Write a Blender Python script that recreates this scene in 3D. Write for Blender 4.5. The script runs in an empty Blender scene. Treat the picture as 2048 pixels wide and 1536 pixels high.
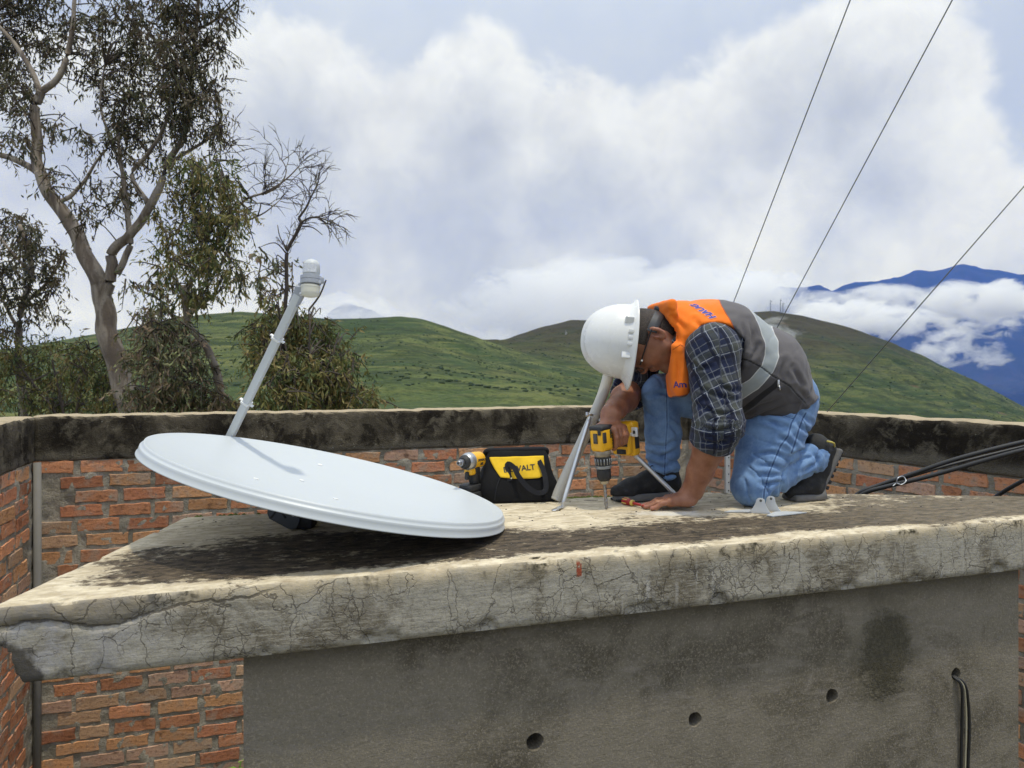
import bpy, bmesh, math, random
import numpy as np
from mathutils import Vector, Matrix, noise as mnoise
from mathutils.bvhtree import BVHTree
random.seed(7); RNG = np.random.default_rng(7)
S = bpy.context.scene
COL = S.collection
PI = math.pi
# ------------------------------------------------------------------ camera
FPX, CX, HY = 1500.0, 1024.0, 735.0          # focal length, centre and horizon in photo pixels
ZS, ZC = 2.2, 2.7                            # slab top and camera height
cam = bpy.data.cameras.new('camera'); camo = bpy.data.objects.new('camera', cam); COL.objects.link(camo)
camo.location = (0, 0, ZC); camo.rotation_euler = (PI/2, 0, 0)
cam.sensor_fit = 'HORIZONTAL'; cam.sensor_width = 36; cam.lens = 36*FPX/2048
cam.shift_y = -33/2048
cam.clip_start = 0.05; cam.clip_end = 60000
cam.dof.use_dof = True; cam.dof.focus_distance = 2.65; cam.dof.aperture_fstop = 8
S.camera = camo
# ------------------------------------------------------------------ render settings
S.view_settings.view_transform = 'Standard'; S.view_settings.look = 'None'
S.view_settings.exposure = 0.1; S.view_settings.gamma = 1.0
S.cycles.max_bounces = 8; S.cycles.diffuse_bounces = 3; S.cycles.glossy_bounces = 3
S.cycles.transparent_max_bounces = 12; S.cycles.volume_bounces = 5
S.cycles.use_denoising = True
S.cycles.sample_clamp_indirect = 6
# ------------------------------------------------------------------ sun
SUN_EL, SUN_AZ = math.radians(78), math.radians(138)   # azimuth from +Y, clockwise: the sun stands right of and behind the camera
sd = Vector((math.sin(SUN_AZ)*math.cos(SUN_EL), math.cos(SUN_AZ)*math.cos(SUN_EL), math.sin(SUN_EL)))
sun = bpy.data.lights.new('sun', 'SUN'); sun.energy = 2.1; sun.angle = math.radians(2.5); sun.color = (1, .95, .86)
suno = bpy.data.objects.new('sun', sun); COL.objects.link(suno)
suno.rotation_euler = (-sd).to_track_quat('-Z', 'Y').to_euler(); suno.location = (3, -3, 12)

# ------------------------------------------------------------------ node helper
class NT:
    def __init__(s, tree): s.t = tree; tree.nodes.clear()
    def n(s, typ, props=None, **ins):
        nd = s.t.nodes.new(typ)
        for k, v in (props or {}).items(): setattr(nd, k, v)
        for k, v in ins.items(): s.set(nd, k, v)
        return nd
    def set(s, nd, k, v):
        if k.startswith('i') and k[1:].isdigit(): sock = nd.inputs[int(k[1:])]
        else: sock = nd.inputs[k.replace('_', ' ')]
        if isinstance(v, bpy.types.NodeSocket): s.t.links.new(v, sock)
        elif isinstance(v, bpy.types.Node): s.t.links.new(v.outputs[0], sock)
        else:
            if isinstance(v, (tuple, list)) and len(v) == 3 and sock.type == 'RGBA': v = (*v, 1)
            sock.default_value = v
    def m(s, op, a, b=0.0, c=0.0, clamp=False):
        return s.n('ShaderNodeMath', {'operation': op, 'use_clamp': clamp}, i0=a, i1=b, i2=c).outputs[0]
    def v(s, op, a, b=(0, 0, 0)):
        nd = s.n('ShaderNodeVectorMath', {'operation': op}, i0=a, i1=b)
        return nd.outputs['Value'] if op in ('DISTANCE', 'DOT_PRODUCT', 'LENGTH') else nd.outputs[0]
    def scale(s, a, f):
        nd = s.n('ShaderNodeVectorMath', {'operation': 'SCALE'}, i0=a); s.set(nd, 'Scale', f); return nd.outputs[0]
    def noise(s, vec, scale, detail=4, rough=.55, dist=0., color=False):
        nd = s.n('ShaderNodeTexNoise', None, Vector=vec, Scale=scale, Detail=detail, Roughness=rough, Distortion=dist)
        return nd.outputs['Color' if color else 0]
    def vor(s, vec, scale, feat='F1', out=0, rand=1.):
        nd = s.n('ShaderNodeTexVoronoi', {'feature': feat}, Vector=vec, Scale=scale, Randomness=rand); return nd.outputs[out]
    def ss(s, x, a, b, lo=0., hi=1.):
        nd = s.n('ShaderNodeMapRange', {'interpolation_type': 'SMOOTHSTEP'}, i0=x, i1=a, i2=b, i3=lo, i4=hi); return nd.outputs[0]
    def mix(s, f, a, b, blend='MIX'):
        nd = s.n('ShaderNodeMix', {'data_type': 'RGBA', 'blend_type': blend}); s.set(nd, 'i0', f); s.set(nd, 'i6', a); s.set(nd, 'i7', b)
        return nd.outputs[2]
    def sep(s, vec): return s.n('ShaderNodeSeparateXYZ', None, i0=vec).outputs
    def comb(s, x, y, z): return s.n('ShaderNodeCombineXYZ', None, i0=x, i1=y, i2=z).outputs[0]
    def attr(s, name): return s.n('ShaderNodeAttribute', {'attribute_name': name}).outputs
    def pos(s): return s.n('ShaderNodeNewGeometry').outputs['Position']
    def obj(s): return s.n('ShaderNodeTexCoord').outputs['Object']
    def bump(s, h, strength=.3, dist=.01):
        return s.n('ShaderNodeBump', None, Strength=strength, Distance=dist, Height=h).outputs[0]

def mat(name, fn=None, base=(.5, .5, .5), rough=.6, metal=0., spec=.5, coat=0.):
    m = bpy.data.materials.new(name); m.use_nodes = True; t = NT(m.node_tree)
    out = t.n('ShaderNodeOutputMaterial'); b = t.n('ShaderNodeBsdfPrincipled')
    t.set(b, 'Base_Color', base); t.set(b, 'Roughness', rough); t.set(b, 'Metallic', metal)
    t.set(b, 'Specular_IOR_Level', spec); t.set(b, 'Coat_Weight', coat)
    if fn: fn(t, b)
    m.node_tree.links.new(b.outputs[0], out.inputs[0])
    return m
def grain(base, var=.12, rough=.6, scale=60., bumps=0., metal=0., spec=.5, big=3.):
    """plain procedural paint, plastic or metal: a little uneven in colour, gloss and relief"""
    def fn(t, b):
        p = t.obj(); n1 = t.noise(p, scale, 5); n2 = t.noise(p, big, 3)
        f = t.m('ADD', t.m('MULTIPLY', n1, .6), t.m('MULTIPLY', n2, .6))
        k = t.m('MULTIPLY_ADD', f, 2*var, 1-1.2*var)
        t.set(b, 'Base_Color', t.mix(1., base, t.comb(k, k, k), 'MULTIPLY'))
        t.set(b, 'Roughness', t.m('MULTIPLY_ADD', n1, .24, rough-.12, clamp=True))
        if bumps: t.set(b, 'Normal', t.bump(n1, bumps, .003))
    m = mat('paint', fn, rough=rough, metal=metal, spec=spec); return m

# ------------------------------------------------------------------ world: Nishita sky behind broken cloud
W = bpy.data.worlds.new('World'); S.world = W; W.use_nodes = True
def build_world():
    t = NT(W.node_tree)
    out = t.n('ShaderNodeOutputWorld'); bg = t.n('ShaderNodeBackground')
    sky = t.n('ShaderNodeTexSky', {'sky_type': 'NISHITA', 'sun_disc': False, 'sun_elevation': SUN_EL, 'sun_rotation': SUN_AZ,
              'altitude': 2800., 'air_density': 1., 'dust_density': 2.5, 'ozone_density': 1.})
    clear = t.scale(sky.outputs[0], .10)
    d = t.n('ShaderNodeTexCoord').outputs['Generated']
    dirn = t.v('NORMALIZE', d)
    wob = t.noise(dirn, 5., 6, .58, 0., True)
    wob = t.v('SUBTRACT', wob, (.5, .5, .5))
    dw = t.v('ADD', dirn, t.scale(wob, .12))
    fine = t.noise(dirn, 14., 7, .6, .3)
    # the big cumulus banks, as directions of their hearts
    def bd(px, py): return tuple(Vector(((px-CX)/FPX, 1, (HY-py)/FPX)).normalized())
    field = None
    for px, py, r in ((560, 330, .17), (640, 480, .16), (950, 300, .15), (900, 480, .20), (1120, 420, .17), (1300, 520, .17),
                      (1420, 380, .13), (1560, 300, .13), (1700, 230, .15), (1760, 330, .14), (1650, 470, .12), (1000, 600, .16),
                      (300, 420, .17), (100, 350, .16), (1980, 540, .13)):
        g = t.m('SUBTRACT', r, t.v('DISTANCE', dw, bd(px, py)))
        field = g if field is None else t.m('SMOOTH_MAX', field, g, .04)
    # the same kind of cloud everywhere else on the sky
    nb = t.noise(dirn, 2.6, 5, .55, .4)
    field = t.m('MAXIMUM', field, t.m('MULTIPLY_ADD', nb, .5, -.345))
    field = t.m('ADD', field, t.m('MULTIPLY_ADD', fine, .10, -.05))
    cum = t.ss(field, -.008, .026)
    deep = t.ss(t.m('ADD', field, t.m('MULTIPLY_ADD', t.noise(dirn, 6., 5, .55), .13, -.065)), .02, .15)
    veil = t.ss(t.noise(dirn, 3.2, 6, .6, .5), .18, .60, .84, .97)
    vcol = t.mix(t.ss(t.noise(dirn, 4., 5, .55), .35, .7), (.505, .57, .675), (.58, .635, .705))
    ccol = t.mix(deep, (.77, .80, .815), (.505, .545, .58))
    lump = t.ss(t.noise(dirn, 20., 6, .62, .4), .3, .7, .94, 1.05)
    ccol = t.mix(1., ccol, t.comb(lump, lump, lump), 'MULTIPLY')
    c = t.mix(veil, clear, vcol); c = t.mix(cum, c, ccol)
    el = t.m('MAXIMUM', t.sep(dirn)[2], 0.)                       # thin cloud is brightest overhead, round the veiled sun
    t.set(bg, 'Color', c); t.set(bg, 'Strength', t.m('MULTIPLY_ADD', t.ss(el, .30, .95), 1.15, 1.0))
    W.node_tree.links.new(bg.outputs[0], out.inputs[0])
build_world(); W.cycles.sampling_method = 'MANUAL'; W.cycles.sample_map_resolution = 256

# ------------------------------------------------------------------ geometry helpers
def P(px, py, D):                     # the point seen at a photo pixel, D metres away
    return Vector(((px-CX)/FPX*D, D, ZC-(py-HY)/FPX*D))
def G(px, py, z=ZS):                  # the point of a level surface seen at a pixel
    D = (ZC-z)*FPX/(py-HY); return Vector(((px-CX)/FPX*D, D, z))
def ray_plane(px, py, p0, n):
    d = Vector(((px-CX)/FPX, 1, -(py-HY)/FPX)); o = Vector((0, 0, ZC)); n = Vector(n)
    return o + d*((Vector(p0)-o).dot(n)/d.dot(n))
def tag(o, label=None, cat=None, group=None, kind=None):
    if label: o['label'] = label
    if cat: o['category'] = cat
    if group: o['group'] = group
    if kind: o['kind'] = kind
    return o
def adopt(o, parent):
    o.parent = parent
    o.matrix_parent_inverse = world_of(parent).inverted()
def world_of(o):
    return o.matrix_basis.copy() if o.parent is None else world_of(o.parent) @ o.matrix_parent_inverse @ o.matrix_basis
def thing(name, loc, label, cat, group=None):
    o = bpy.data.objects.new(name, None); COL.objects.link(o); o.location = loc; o.empty_display_size = .05
    return tag(o, label, cat, group)
def mk(name, V, F, m, parent=None, smooth=True, attrs=None, fattrs=None):
    me = bpy.data.meshes.new(name)
    me.from_pydata([tuple(map(float, v)) for v in V] if not isinstance(V, np.ndarray) else V.tolist(), [], F if not isinstance(F, np.ndarray) else F.tolist())
    me.update()
    if smooth: me.polygons.foreach_set('use_smooth', [True]*len(me.polygons))
    for dom, dd in (('POINT', attrs), ('FACE', fattrs)):
        for k, a in (dd or {}).items():
            at = me.attributes.new(k, 'FLOAT', dom); at.data.foreach_set('value', np.asarray(a, dtype=np.float32))
    if m: me.materials.append(m)
    o = bpy.data.objects.new(name, me); COL.objects.link(o)
    if parent: adopt(o, parent)
    return o
def mk_bm(name, bm, m, parent=None, smooth=False, angle=None):
    me = bpy.data.meshes.new(name); bm.normal_update(); bm.to_mesh(me); bm.free()
    if smooth or angle: me.polygons.foreach_set('use_smooth', [True]*len(me.polygons))
    if angle: me.set_sharp_from_angle(angle=math.radians(angle))
    if m: me.materials.append(m)
    o = bpy.data.objects.new(name, me); COL.objects.link(o)
    if parent: adopt(o, parent)
    return o
def frame(d, up=(0, 0, 1)):
    d = Vector(d).normalized(); u = Vector(up)
    if abs(d.dot(u.normalized())) > .97: u = Vector((1, 0, 0))
    a = u.cross(d).normalized(); return a, d.cross(a).normalized(), d
def tube_vf(pts, rad, seg=8, caps=True, flat=1.0, up=(0, 0, 1)):
    pts = [Vector(p) for p in pts]; n = len(pts)
    if not hasattr(rad, '__len__'): rad = [rad]*n
    V, F = [], []
    for i, p in enumerate(pts):
        a, b, _ = frame(pts[min(i+1, n-1)]-pts[max(i-1, 0)], up)
        for k in range(seg):
            w = 2*PI*k/seg; V.append(p + a*math.cos(w)*rad[i] + b*math.sin(w)*rad[i]*flat)
    for i in range(n-1):
        for k in range(seg):
            k2 = (k+1) % seg; F.append((i*seg+k, i*seg+k2, (i+1)*seg+k2, (i+1)*seg+k))
    if caps: F.append(tuple(range(seg-1, -1, -1))); F.append(tuple((n-1)*seg+k for k in range(seg)))
    return V, F
def smooth_line(pts, n=6):
    pts = [Vector(p) for p in pts]; out = []
    for i in range(len(pts)-1):
        p0 = pts[max(i-1, 0)]; p1 = pts[i]; p2 = pts[i+1]; p3 = pts[min(i+2, len(pts)-1)]
        for k in range(n):
            u = k/n; out.append(.5*((2*p1)+(-p0+p2)*u+(2*p0-5*p1+4*p2-p3)*u*u+(-p0+3*p1-3*p2+p3)*u**3))
    out.append(pts[-1]); return out
def tube(name, pts, rad, m, parent=None, seg=10, **k):
    V, F = tube_vf(pts, rad, seg, **k); return mk(name, V, F, m, parent)
def lathe_vf(prof, o, axis, seg=32, up=(0, 0, 1)):
    a, b, d = frame(axis, up); o = Vector(o); V, F = [], []
    for h, r in prof:
        for k in range(seg):
            w = 2*PI*k/seg; V.append(o + d*h + (a*math.cos(w)+b*math.sin(w))*r)
    for i in range(len(prof)-1):
        for k in range(seg):
            k2 = (k+1) % seg; F.append((i*seg+k, i*seg+k2, (i+1)*seg+k2, (i+1)*seg+k))
    F.append(tuple(range(seg-1, -1, -1))); F.append(tuple((len(prof)-1)*seg+k for k in range(seg)))
    return V, F
def lathe(name, prof, o, axis, m, parent=None, seg=32, sharp=35):
    V, F = lathe_vf(prof, o, axis, seg); ob = mk(name, V, F, m, parent)
    if sharp: ob.data.set_sharp_from_angle(angle=math.radians(sharp))
    return ob
def rbox(name, c, size, m, parent=None, rot=None, bev=.004, segs=2):
    bm = bmesh.new(); bmesh.ops.create_cube(bm, size=1)
    bmesh.ops.scale(bm, vec=size, verts=bm.verts)
    if bev: bmesh.ops.bevel(bm, geom=list(bm.edges), offset=min(bev, .45*min(size)), segments=segs, affect='EDGES', profile=.5)
    M = Matrix.Translation(c) @ (rot.to_4x4() if rot else Matrix.Identity(4)); bmesh.ops.transform(bm, matrix=M, verts=bm.verts)
    return mk_bm(name, bm, m, parent, angle=40)
def plate(name, outline, th, M, m, parent=None, bev=.002, holes=()):
    """a flat outline (local x, y) given thickness th along local z and set in place by matrix M"""
    bm = bmesh.new(); vs = [bm.verts.new((x, y, -th/2)) for x, y in outline]; f = bm.faces.new(vs)
    r = bmesh.ops.extrude_face_region(bm, geom=[f]); bmesh.ops.translate(bm, vec=(0, 0, th), verts=[v for v in r['geom'] if isinstance(v, bmesh.types.BMVert)])
    bmesh.ops.recalc_face_normals(bm, faces=bm.faces)
    if bev: bmesh.ops.bevel(bm, geom=[e for e in bm.edges if e.calc_face_angle(0) > 1.2], offset=bev, segments=2, affect='EDGES', profile=.5)
    bmesh.ops.transform(bm, matrix=M, verts=bm.verts)
    return mk_bm(name, bm, m, parent, angle=40)
def axes(x, y, z, o):
    M = Matrix.Identity(4)
    for i, a in enumerate((x, y, z)):
        a = Vector(a).normalized()
        for j in range(3): M[j][i] = a[j]
    for j in range(3): M[j][3] = o[j]
    return M
def text_obj(name, body, size, M, m, parent, shear=0., bold=0., depth=.0006, align='CENTER', onto=None, lift=.0015):
    cu = bpy.data.curves.new(name, 'FONT'); cu.body = body; cu.size = size; cu.align_x = align; cu.align_y = 'CENTER'
    cu.shear = shear; cu.offset = bold; cu.extrude = 0 if onto else depth; cu.resolution_u = 3
    tmp = bpy.data.objects.new('text_tmp', cu); COL.objects.link(tmp)
    bpy.context.view_layer.update()
    me = bpy.data.meshes.new_from_object(tmp.evaluated_get(bpy.context.evaluated_depsgraph_get()))
    bpy.data.objects.remove(tmp); bpy.data.curves.remove(cu)
    me.transform(M)
    if onto:
        bm = bmesh.new(); bm.from_mesh(me); bmesh.ops.triangulate(bm, faces=bm.faces)
        bmesh.ops.subdivide_edges(bm, edges=[e for e in bm.edges if e.calc_length() > .006], cuts=2)
        bvh = BVHTree.FromObject(onto, bpy.context.evaluated_depsgraph_get())
        inv = world_of(onto)
        nrm = Vector((M[0][2], M[1][2], M[2][2])).normalized()
        for v in bm.verts:
            h = bvh.ray_cast(inv.inverted() @ (v.co + nrm*.12), -nrm, .4)
            if h[0] is not None: v.co = inv @ h[0] + nrm*lift
        bm.to_mesh(me); bm.free()
    me.materials.clear(); me.materials.append(m); me.name = name
    o = bpy.data.objects.new(name, me); COL.objects.link(o); adopt(o, parent); return o

def fbm(v, octaves=4, H=1.0, lac=2.0): return mnoise.fractal(v, H, lac, octaves)

# ------------------------------------------------------------------ implicit surfaces: smooth blends of cones and ellipsoids
class SDF:
    def __init__(s, lo, hi, h):
        s.lo = np.array(lo, float); s.h = h
        s.n = np.ceil((np.array(hi)-s.lo)/h).astype(int)+1; s.f = np.full(s.n, 1., np.float32)
    def sub(s, lo, hi):
        a = np.clip(np.floor((np.array(lo)-s.lo)/s.h).astype(int), 0, s.n); b = np.clip(np.ceil((np.array(hi)-s.lo)/s.h).astype(int)+1, 0, s.n)
        sl = tuple(slice(a[i], b[i]) for i in range(3))
        X = [((np.arange(a[i], b[i])*s.h+s.lo[i]).astype(np.float32)).reshape([-1 if j == i else 1 for j in range(3)]) for i in range(3)]
        return sl, X
    def put(s, sl, d, k, op):
        g = s.f[sl]
        if op == 'u':
            h = np.maximum(k-np.abs(g-d), 0)/k if k > 0 else 0.; s.f[sl] = np.minimum(g, d)-(h*h*k*.25 if k > 0 else 0.)
        else:
            d = -d; h = np.maximum(k-np.abs(g-d), 0)/k if k > 0 else 0.; s.f[sl] = np.maximum(g, d)+(h*h*k*.25 if k > 0 else 0.)
    def cone(s, a, b, ra, rb, k=.02, op='u', m=None):
        a = np.array(a, np.float32); b = np.array(b, np.float32); m = m if m is not None else max(k, .02)+.02
        sl, X = s.sub(np.minimum(a-ra, b-rb)-m, np.maximum(a+ra, b+rb)+m)
        if s.f[sl].size == 0: return
        ab = b-a; L = float(ab@ab)+1e-12
        q = [X[i]-a[i] for i in range(3)]
        tt = np.clip((q[0]*ab[0]+q[1]*ab[1]+q[2]*ab[2])/L, 0, 1)
        d = np.sqrt((q[0]-tt*ab[0])**2+(q[1]-tt*ab[1])**2+(q[2]-tt*ab[2])**2)-(ra+(rb-ra)*tt)
        s.put(sl, d, k, op)
    def chain(s, pts, rad, k=.02, op='u'):
        for i in range(len(pts)-1): s.cone(pts[i], pts[i+1], rad[i], rad[i+1], k, op)
    def ell(s, c, ax, r, k=.02, op='u'):
        c = np.array(c, np.float32); R = np.array([np.array(a, float)/np.linalg.norm(a) for a in ax], np.float32); rm = max(r)+max(k, .02)+.02
        sl, X = s.sub(c-rm, c+rm)
        if s.f[sl].size == 0: return
        q = [X[i]-c[i] for i in range(3)]
        u = [(q[0]*R[i, 0]+q[1]*R[i, 1]+q[2]*R[i, 2]) for i in range(3)]
        k0 = np.sqrt(sum((u[i]/r[i])**2 for i in range(3))); k1 = np.sqrt(sum((u[i]/r[i]**2)**2 for i in range(3)))+1e-9
        s.put(sl, k0*(k0-1)/k1, k, op)
    def box(s, c, ax, half, rnd, k=.01, op='u'):
        c = np.array(c, np.float32); R = np.array([np.array(a, float)/np.linalg.norm(a) for a in ax], np.float32); rm = float(np.linalg.norm(half))+max(k, .02)+.02
        sl, X = s.sub(c-rm, c+rm)
        if s.f[sl].size == 0: return
        q = [X[i]-c[i] for i in range(3)]
        u = [np.abs(q[0]*R[i, 0]+q[1]*R[i, 1]+q[2]*R[i, 2])-(half[i]-rnd) for i in range(3)]
        d = np.sqrt(sum(np.maximum(x, 0)**2 for x in u))+np.minimum(np.maximum(np.maximum(u[0], u[1]), u[2]), 0)-rnd
        s.put(sl, d, k, op)
    def clip(s, p, n, k=.0):
        n = np.array(n, float)/np.linalg.norm(n); X = [(np.arange(s.n[i])*s.h+s.lo[i]).reshape([-1 if j == i else 1 for j in range(3)]) for i in range(3)]
        d = ((X[0]-p[0])*n[0]+(X[1]-p[1])*n[1]+(X[2]-p[2])*n[2]).astype(np.float32)
        s.put((slice(None),)*3, -d, k, 's')
    def mesh(s, smooth=3):
        f = s.f; sg = f < 0; c = sg[:-1, :-1, :-1].astype(np.int8)*0
        for i in (0, 1):
            for j in (0, 1):
                for k in (0, 1): c += sg[i:sg.shape[0]-1+i, j:sg.shape[1]-1+j, k:sg.shape[2]-1+k]
        act = (c > 0) & (c < 8); I = np.argwhere(act); vid = np.full(act.shape, -1, np.int64); vid[act] = np.arange(len(I))
        acc = np.zeros((len(I), 3)); cnt = np.zeros(len(I))
        for ax in range(3):
            o1, o2 = [x for x in range(3) if x != ax]
            for p in (0, 1):
                for q in (0, 1):
                    A = I.copy(); A[:, o1] += p; A[:, o2] += q; B = A.copy(); B[:, ax] += 1
                    fa = f[tuple(A.T)].astype(float); fb = f[tuple(B.T)].astype(float); w = (fa < 0) != (fb < 0)
                    tt = np.where(w, fa/(fa-fb+1e-20), 0); pt = A.astype(float); pt[:, ax] += tt
                    acc += pt*w[:, None]; cnt += w
        V = acc/cnt[:, None]*s.h+s.lo; Fs = []
        for ax in range(3):
            o1, o2 = [x for x in range(3) if x != ax]
            a = [slice(None)]*3; b = [slice(None)]*3; a[ax] = slice(0, -1); b[ax] = slice(1, None)
            E = np.argwhere(sg[tuple(a)] != sg[tuple(b)]); E = E[(E[:, o1] > 0) & (E[:, o2] > 0) & (E[:, o1] < s.n[o1]-1) & (E[:, o2] < s.n[o2]-1)]
            q = []
            for d1, d2 in ((1, 1), (0, 1), (0, 0), (1, 0)):
                T = E.copy(); T[:, o1] -= d1; T[:, o2] -= d2; q.append(vid[tuple(T.T)])
            q = np.stack(q, 1); flip = ~sg[tuple(E.T)]
            if ax == 1: flip = ~flip
            q[flip] = q[flip][:, ::-1]; Fs.append(q)
        F = np.concatenate(Fs); F = F[(F >= 0).all(1)]
        e = np.concatenate([F[:, [0, 1]], F[:, [1, 2]], F[:, [2, 3]], F[:, [3, 0]]]); e = np.concatenate([e, e[:, ::-1]])
        dg = np.bincount(e[:, 0], minlength=len(V)).astype(float)
        for it in range(smooth):
            for lam in (.5, -.48):
                L = np.stack([np.bincount(e[:, 0], V[e[:, 1], i], minlength=len(V)) for i in range(3)], 1)/dg[:, None]-V; V = V+lam*L
        return V, F
def vnormals(V, F):
    n = np.cross(V[F[:, 2]]-V[F[:, 0]], V[F[:, 3]]-V[F[:, 1]]); N = np.zeros_like(V)
    for i in range(4):
        for c in range(3): N[:, c] += np.bincount(F[:, i], n[:, c], minlength=len(V))
    return N/(np.linalg.norm(N, axis=1)[:, None]+1e-12)
def seg_dist2(Q, pl):
    """distance of 2-D points Q to a polyline, and the signed side"""
    best = np.full(len(Q), 1e9); side = np.zeros(len(Q))
    for a, b in zip(pl[:-1], pl[1:]):
        a = np.array(a, float); b = np.array(b, float); ab = b-a; q = Q-a
        tt = np.clip(q@ab/(ab@ab), 0, 1); dd = np.linalg.norm(q-tt[:, None]*ab, axis=1); cr = ab[0]*q[:, 1]-ab[1]*q[:, 0]
        w = dd < best; best[w] = dd[w]; side[w] = np.sign(cr[w])
    return best, side
# ================================================================== terrain
def interp(tab, x): return float(np.interp(x, [a for a, _ in tab], [b for _, b in tab]))
RIDGE1 = [(-1400, 640), (-600, 700), (-100, 705), (60, 690), (180, 668), (300, 648), (400, 628), (480, 622), (560, 628), (660, 638), (740, 636), (800, 632), (840, 637),
          (900, 655), (950, 672), (985, 686), (1040, 704), (1120, 728), (1220, 756), (1340, 785), (1500, 815), (1800, 850), (2400, 880), (3600, 880)]
RIDGE2 = [(-1400, 760), (600, 760), (800, 730), (900, 705), (985, 687), (1040, 668), (1090, 652), (1140, 641), (1165, 639), (1260, 634), (1400, 628), (1480, 623),
          (1550, 621), (1600, 630), (1660, 645), (1700, 656), (1780, 684), (1850, 712), (1950, 760), (2048, 812), (2200, 880), (2600, 1000), (3600, 1100)]
def hill_mat(dry):
    def fn(t, b):
        p = t.pos(); x, y, z = t.sep(p)
        n1 = t.noise(p, .012, 6, .62); n2 = t.noise(p, .05, 5, .65); n3 = t.noise(p, .32, 4, .7)
        band = t.noise(t.comb(t.m('MULTIPLY', x, .02), t.m('MULTIPLY', y, .02), t.m('MULTIPLY', z, .55)), 1., 4, .6, .6)
        c = t.mix(t.ss(n1, .40, .60), (.050, .082, .030), (.125, .150, .050))
        c = t.mix(t.ss(band, .50, .62, 0, .75), c, (.16, .168, .055))
        c = t.mix(t.ss(t.m('ADD', n2, t.m('MULTIPLY', band, .35)), .62, .86, 0, .9), c, (.030, .046, .021))
        c = t.mix(t.ss(n3, .55, .75, 0, .5), c, (.024, .045, .018))
        n4 = t.noise(p, .85, 4, .75); c = t.mix(t.ss(n4, .50, .62, 0, .6), c, (.020, .034, .014)); c = t.mix(t.ss(n4, .42, .32, 0, .5), c, (.17, .18, .07))
        c = t.mix(t.ss(band, .45, .38, 0, .6), c, (.026, .042, .018)); c = t.mix(t.ss(t.noise(t.v('MULTIPLY', p, (.03, .03, .12)), 1., 5, .7, .8), .52, .60, 0, .6), c, (.030, .046, .020))
        top = t.ss(t.m('ADD', z, t.m('MULTIPLY_ADD', n1, 90., -45.)), -8. if dry else 30., 45. if dry else 75., 0., .8 if dry else .45)
        c = t.mix(top, c, t.mix(n2, (.045, .045, .027), (.085, .066, .045)))
        c = t.mix(t.ss(t.noise(p, .02, 3), .68, .74, 0, .5), c, (.20, .13, .08))
        t.set(b, 'Base_Color', t.mix(1., c, (.76, .76, .74) if dry else (.92, .90, .92), 'MULTIPLY')); t.set(b, 'Roughness', .95); t.set(b, 'Specular_IOR_Level', .1)
        t.set(b, 'Normal', t.bump(t.m('ADD', n2, t.m('MULTIPLY', n3, .5)), .9, 2.5))
    return mat('grass_hillside', fn)
def hill(name, ridge, R0, R1, e0, col, n=520, m=120, seed=0):
    V = []; a_ = np.linspace(-1.5, 1.5, n)
    for j in range(m+14):
        tt = j/(m-1)
        for a in a_:
            px = CX+FPX*a
            er = (HY-interp(ridge, px))/FPX
            es = e0 if not callable(e0) else e0(px)
            if tt <= 1:
                s = tt**.8; e = es+(er-es)*(s**.9)*(1.0 if er > es else 1.0)
                rho = R0+(R1-R0)*tt**1.35
            else:
                e = er-(tt-1)*1.6; rho = R1*(1+(tt-1)*1.2)
            x, y = a*rho, rho
            z = ZC+e*rho
            wgt = min(1, max(0, (rho-R0)/(R1*.2)))
            nz = fbm(Vector((x*.011+seed, y*.011, 3.1)), 5)*5.5 + fbm(Vector((x*.05+seed, y*.05, 7.1)), 4)*1.2
            edge = 1-.72*math.exp(-((tt-1)/.12)**2)
            z += nz*wgt*edge*(R1/600)
            z -= 3.2*abs(math.sin(z*.21+nz*.2))*wgt*edge*.5
            V.append((x, y, z))
    F = [(j*n+i, j*n+i+1, (j+1)*n+i+1, (j+1)*n+i) for j in range(m+13) for i in range(n-1)]
    o = mk(name, V, F, col); tag(o, kind='structure'); return o, np.array(V).reshape(m+14, n, 3)
M_HILL1, M_HILL2 = hill_mat(False), hill_mat(True)
hill1, HV1 = hill('hill', RIDGE1, 30, 430, -.09, M_HILL1)
hill2, HV2 = hill('hill', RIDGE2, 440, 860, lambda px: (HY-max(interp(RIDGE1, px), 800 if px > 1300 else 0)-12)/FPX, M_HILL2, seed=9)
hill2.name = 'hill.001'
# the ground round the reservoir
def ground_fn(t, b):
    p = t.pos(); c = t.mix(t.ss(t.noise(p, 1.2, 5), .4, .65), (.10, .085, .05), (.06, .10, .03))
    t.set(b, 'Base_Color', t.mix(t.noise(p, 30., 4), c, (.16, .13, .09))); t.set(b, 'Roughness', .95); t.set(b, 'Normal', t.bump(t.noise(p, 25., 5), .6, .03))
M_GROUND = mat('earth_and_grass', ground_fn)
V, F = [], []
for j, r in enumerate((0, 1, 2, 4, 6, 8, 11, 15, 20, 25, 31.)):
    for k in range(64):
        w = 2*PI*k/64; V.append((r*math.sin(w), r*math.cos(w), fbm(Vector((r*math.sin(w)*.3, r*math.cos(w)*.3, 0)), 3)*.06*(r > 1)))
for j in range(10):
    for k in range(64): F.append((j*64+k, j*64+(k+1) % 64, (j+1)*64+(k+1) % 64, (j+1)*64+k))
tag(mk('ground', V, F, M_GROUND), kind='structure')
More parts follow.
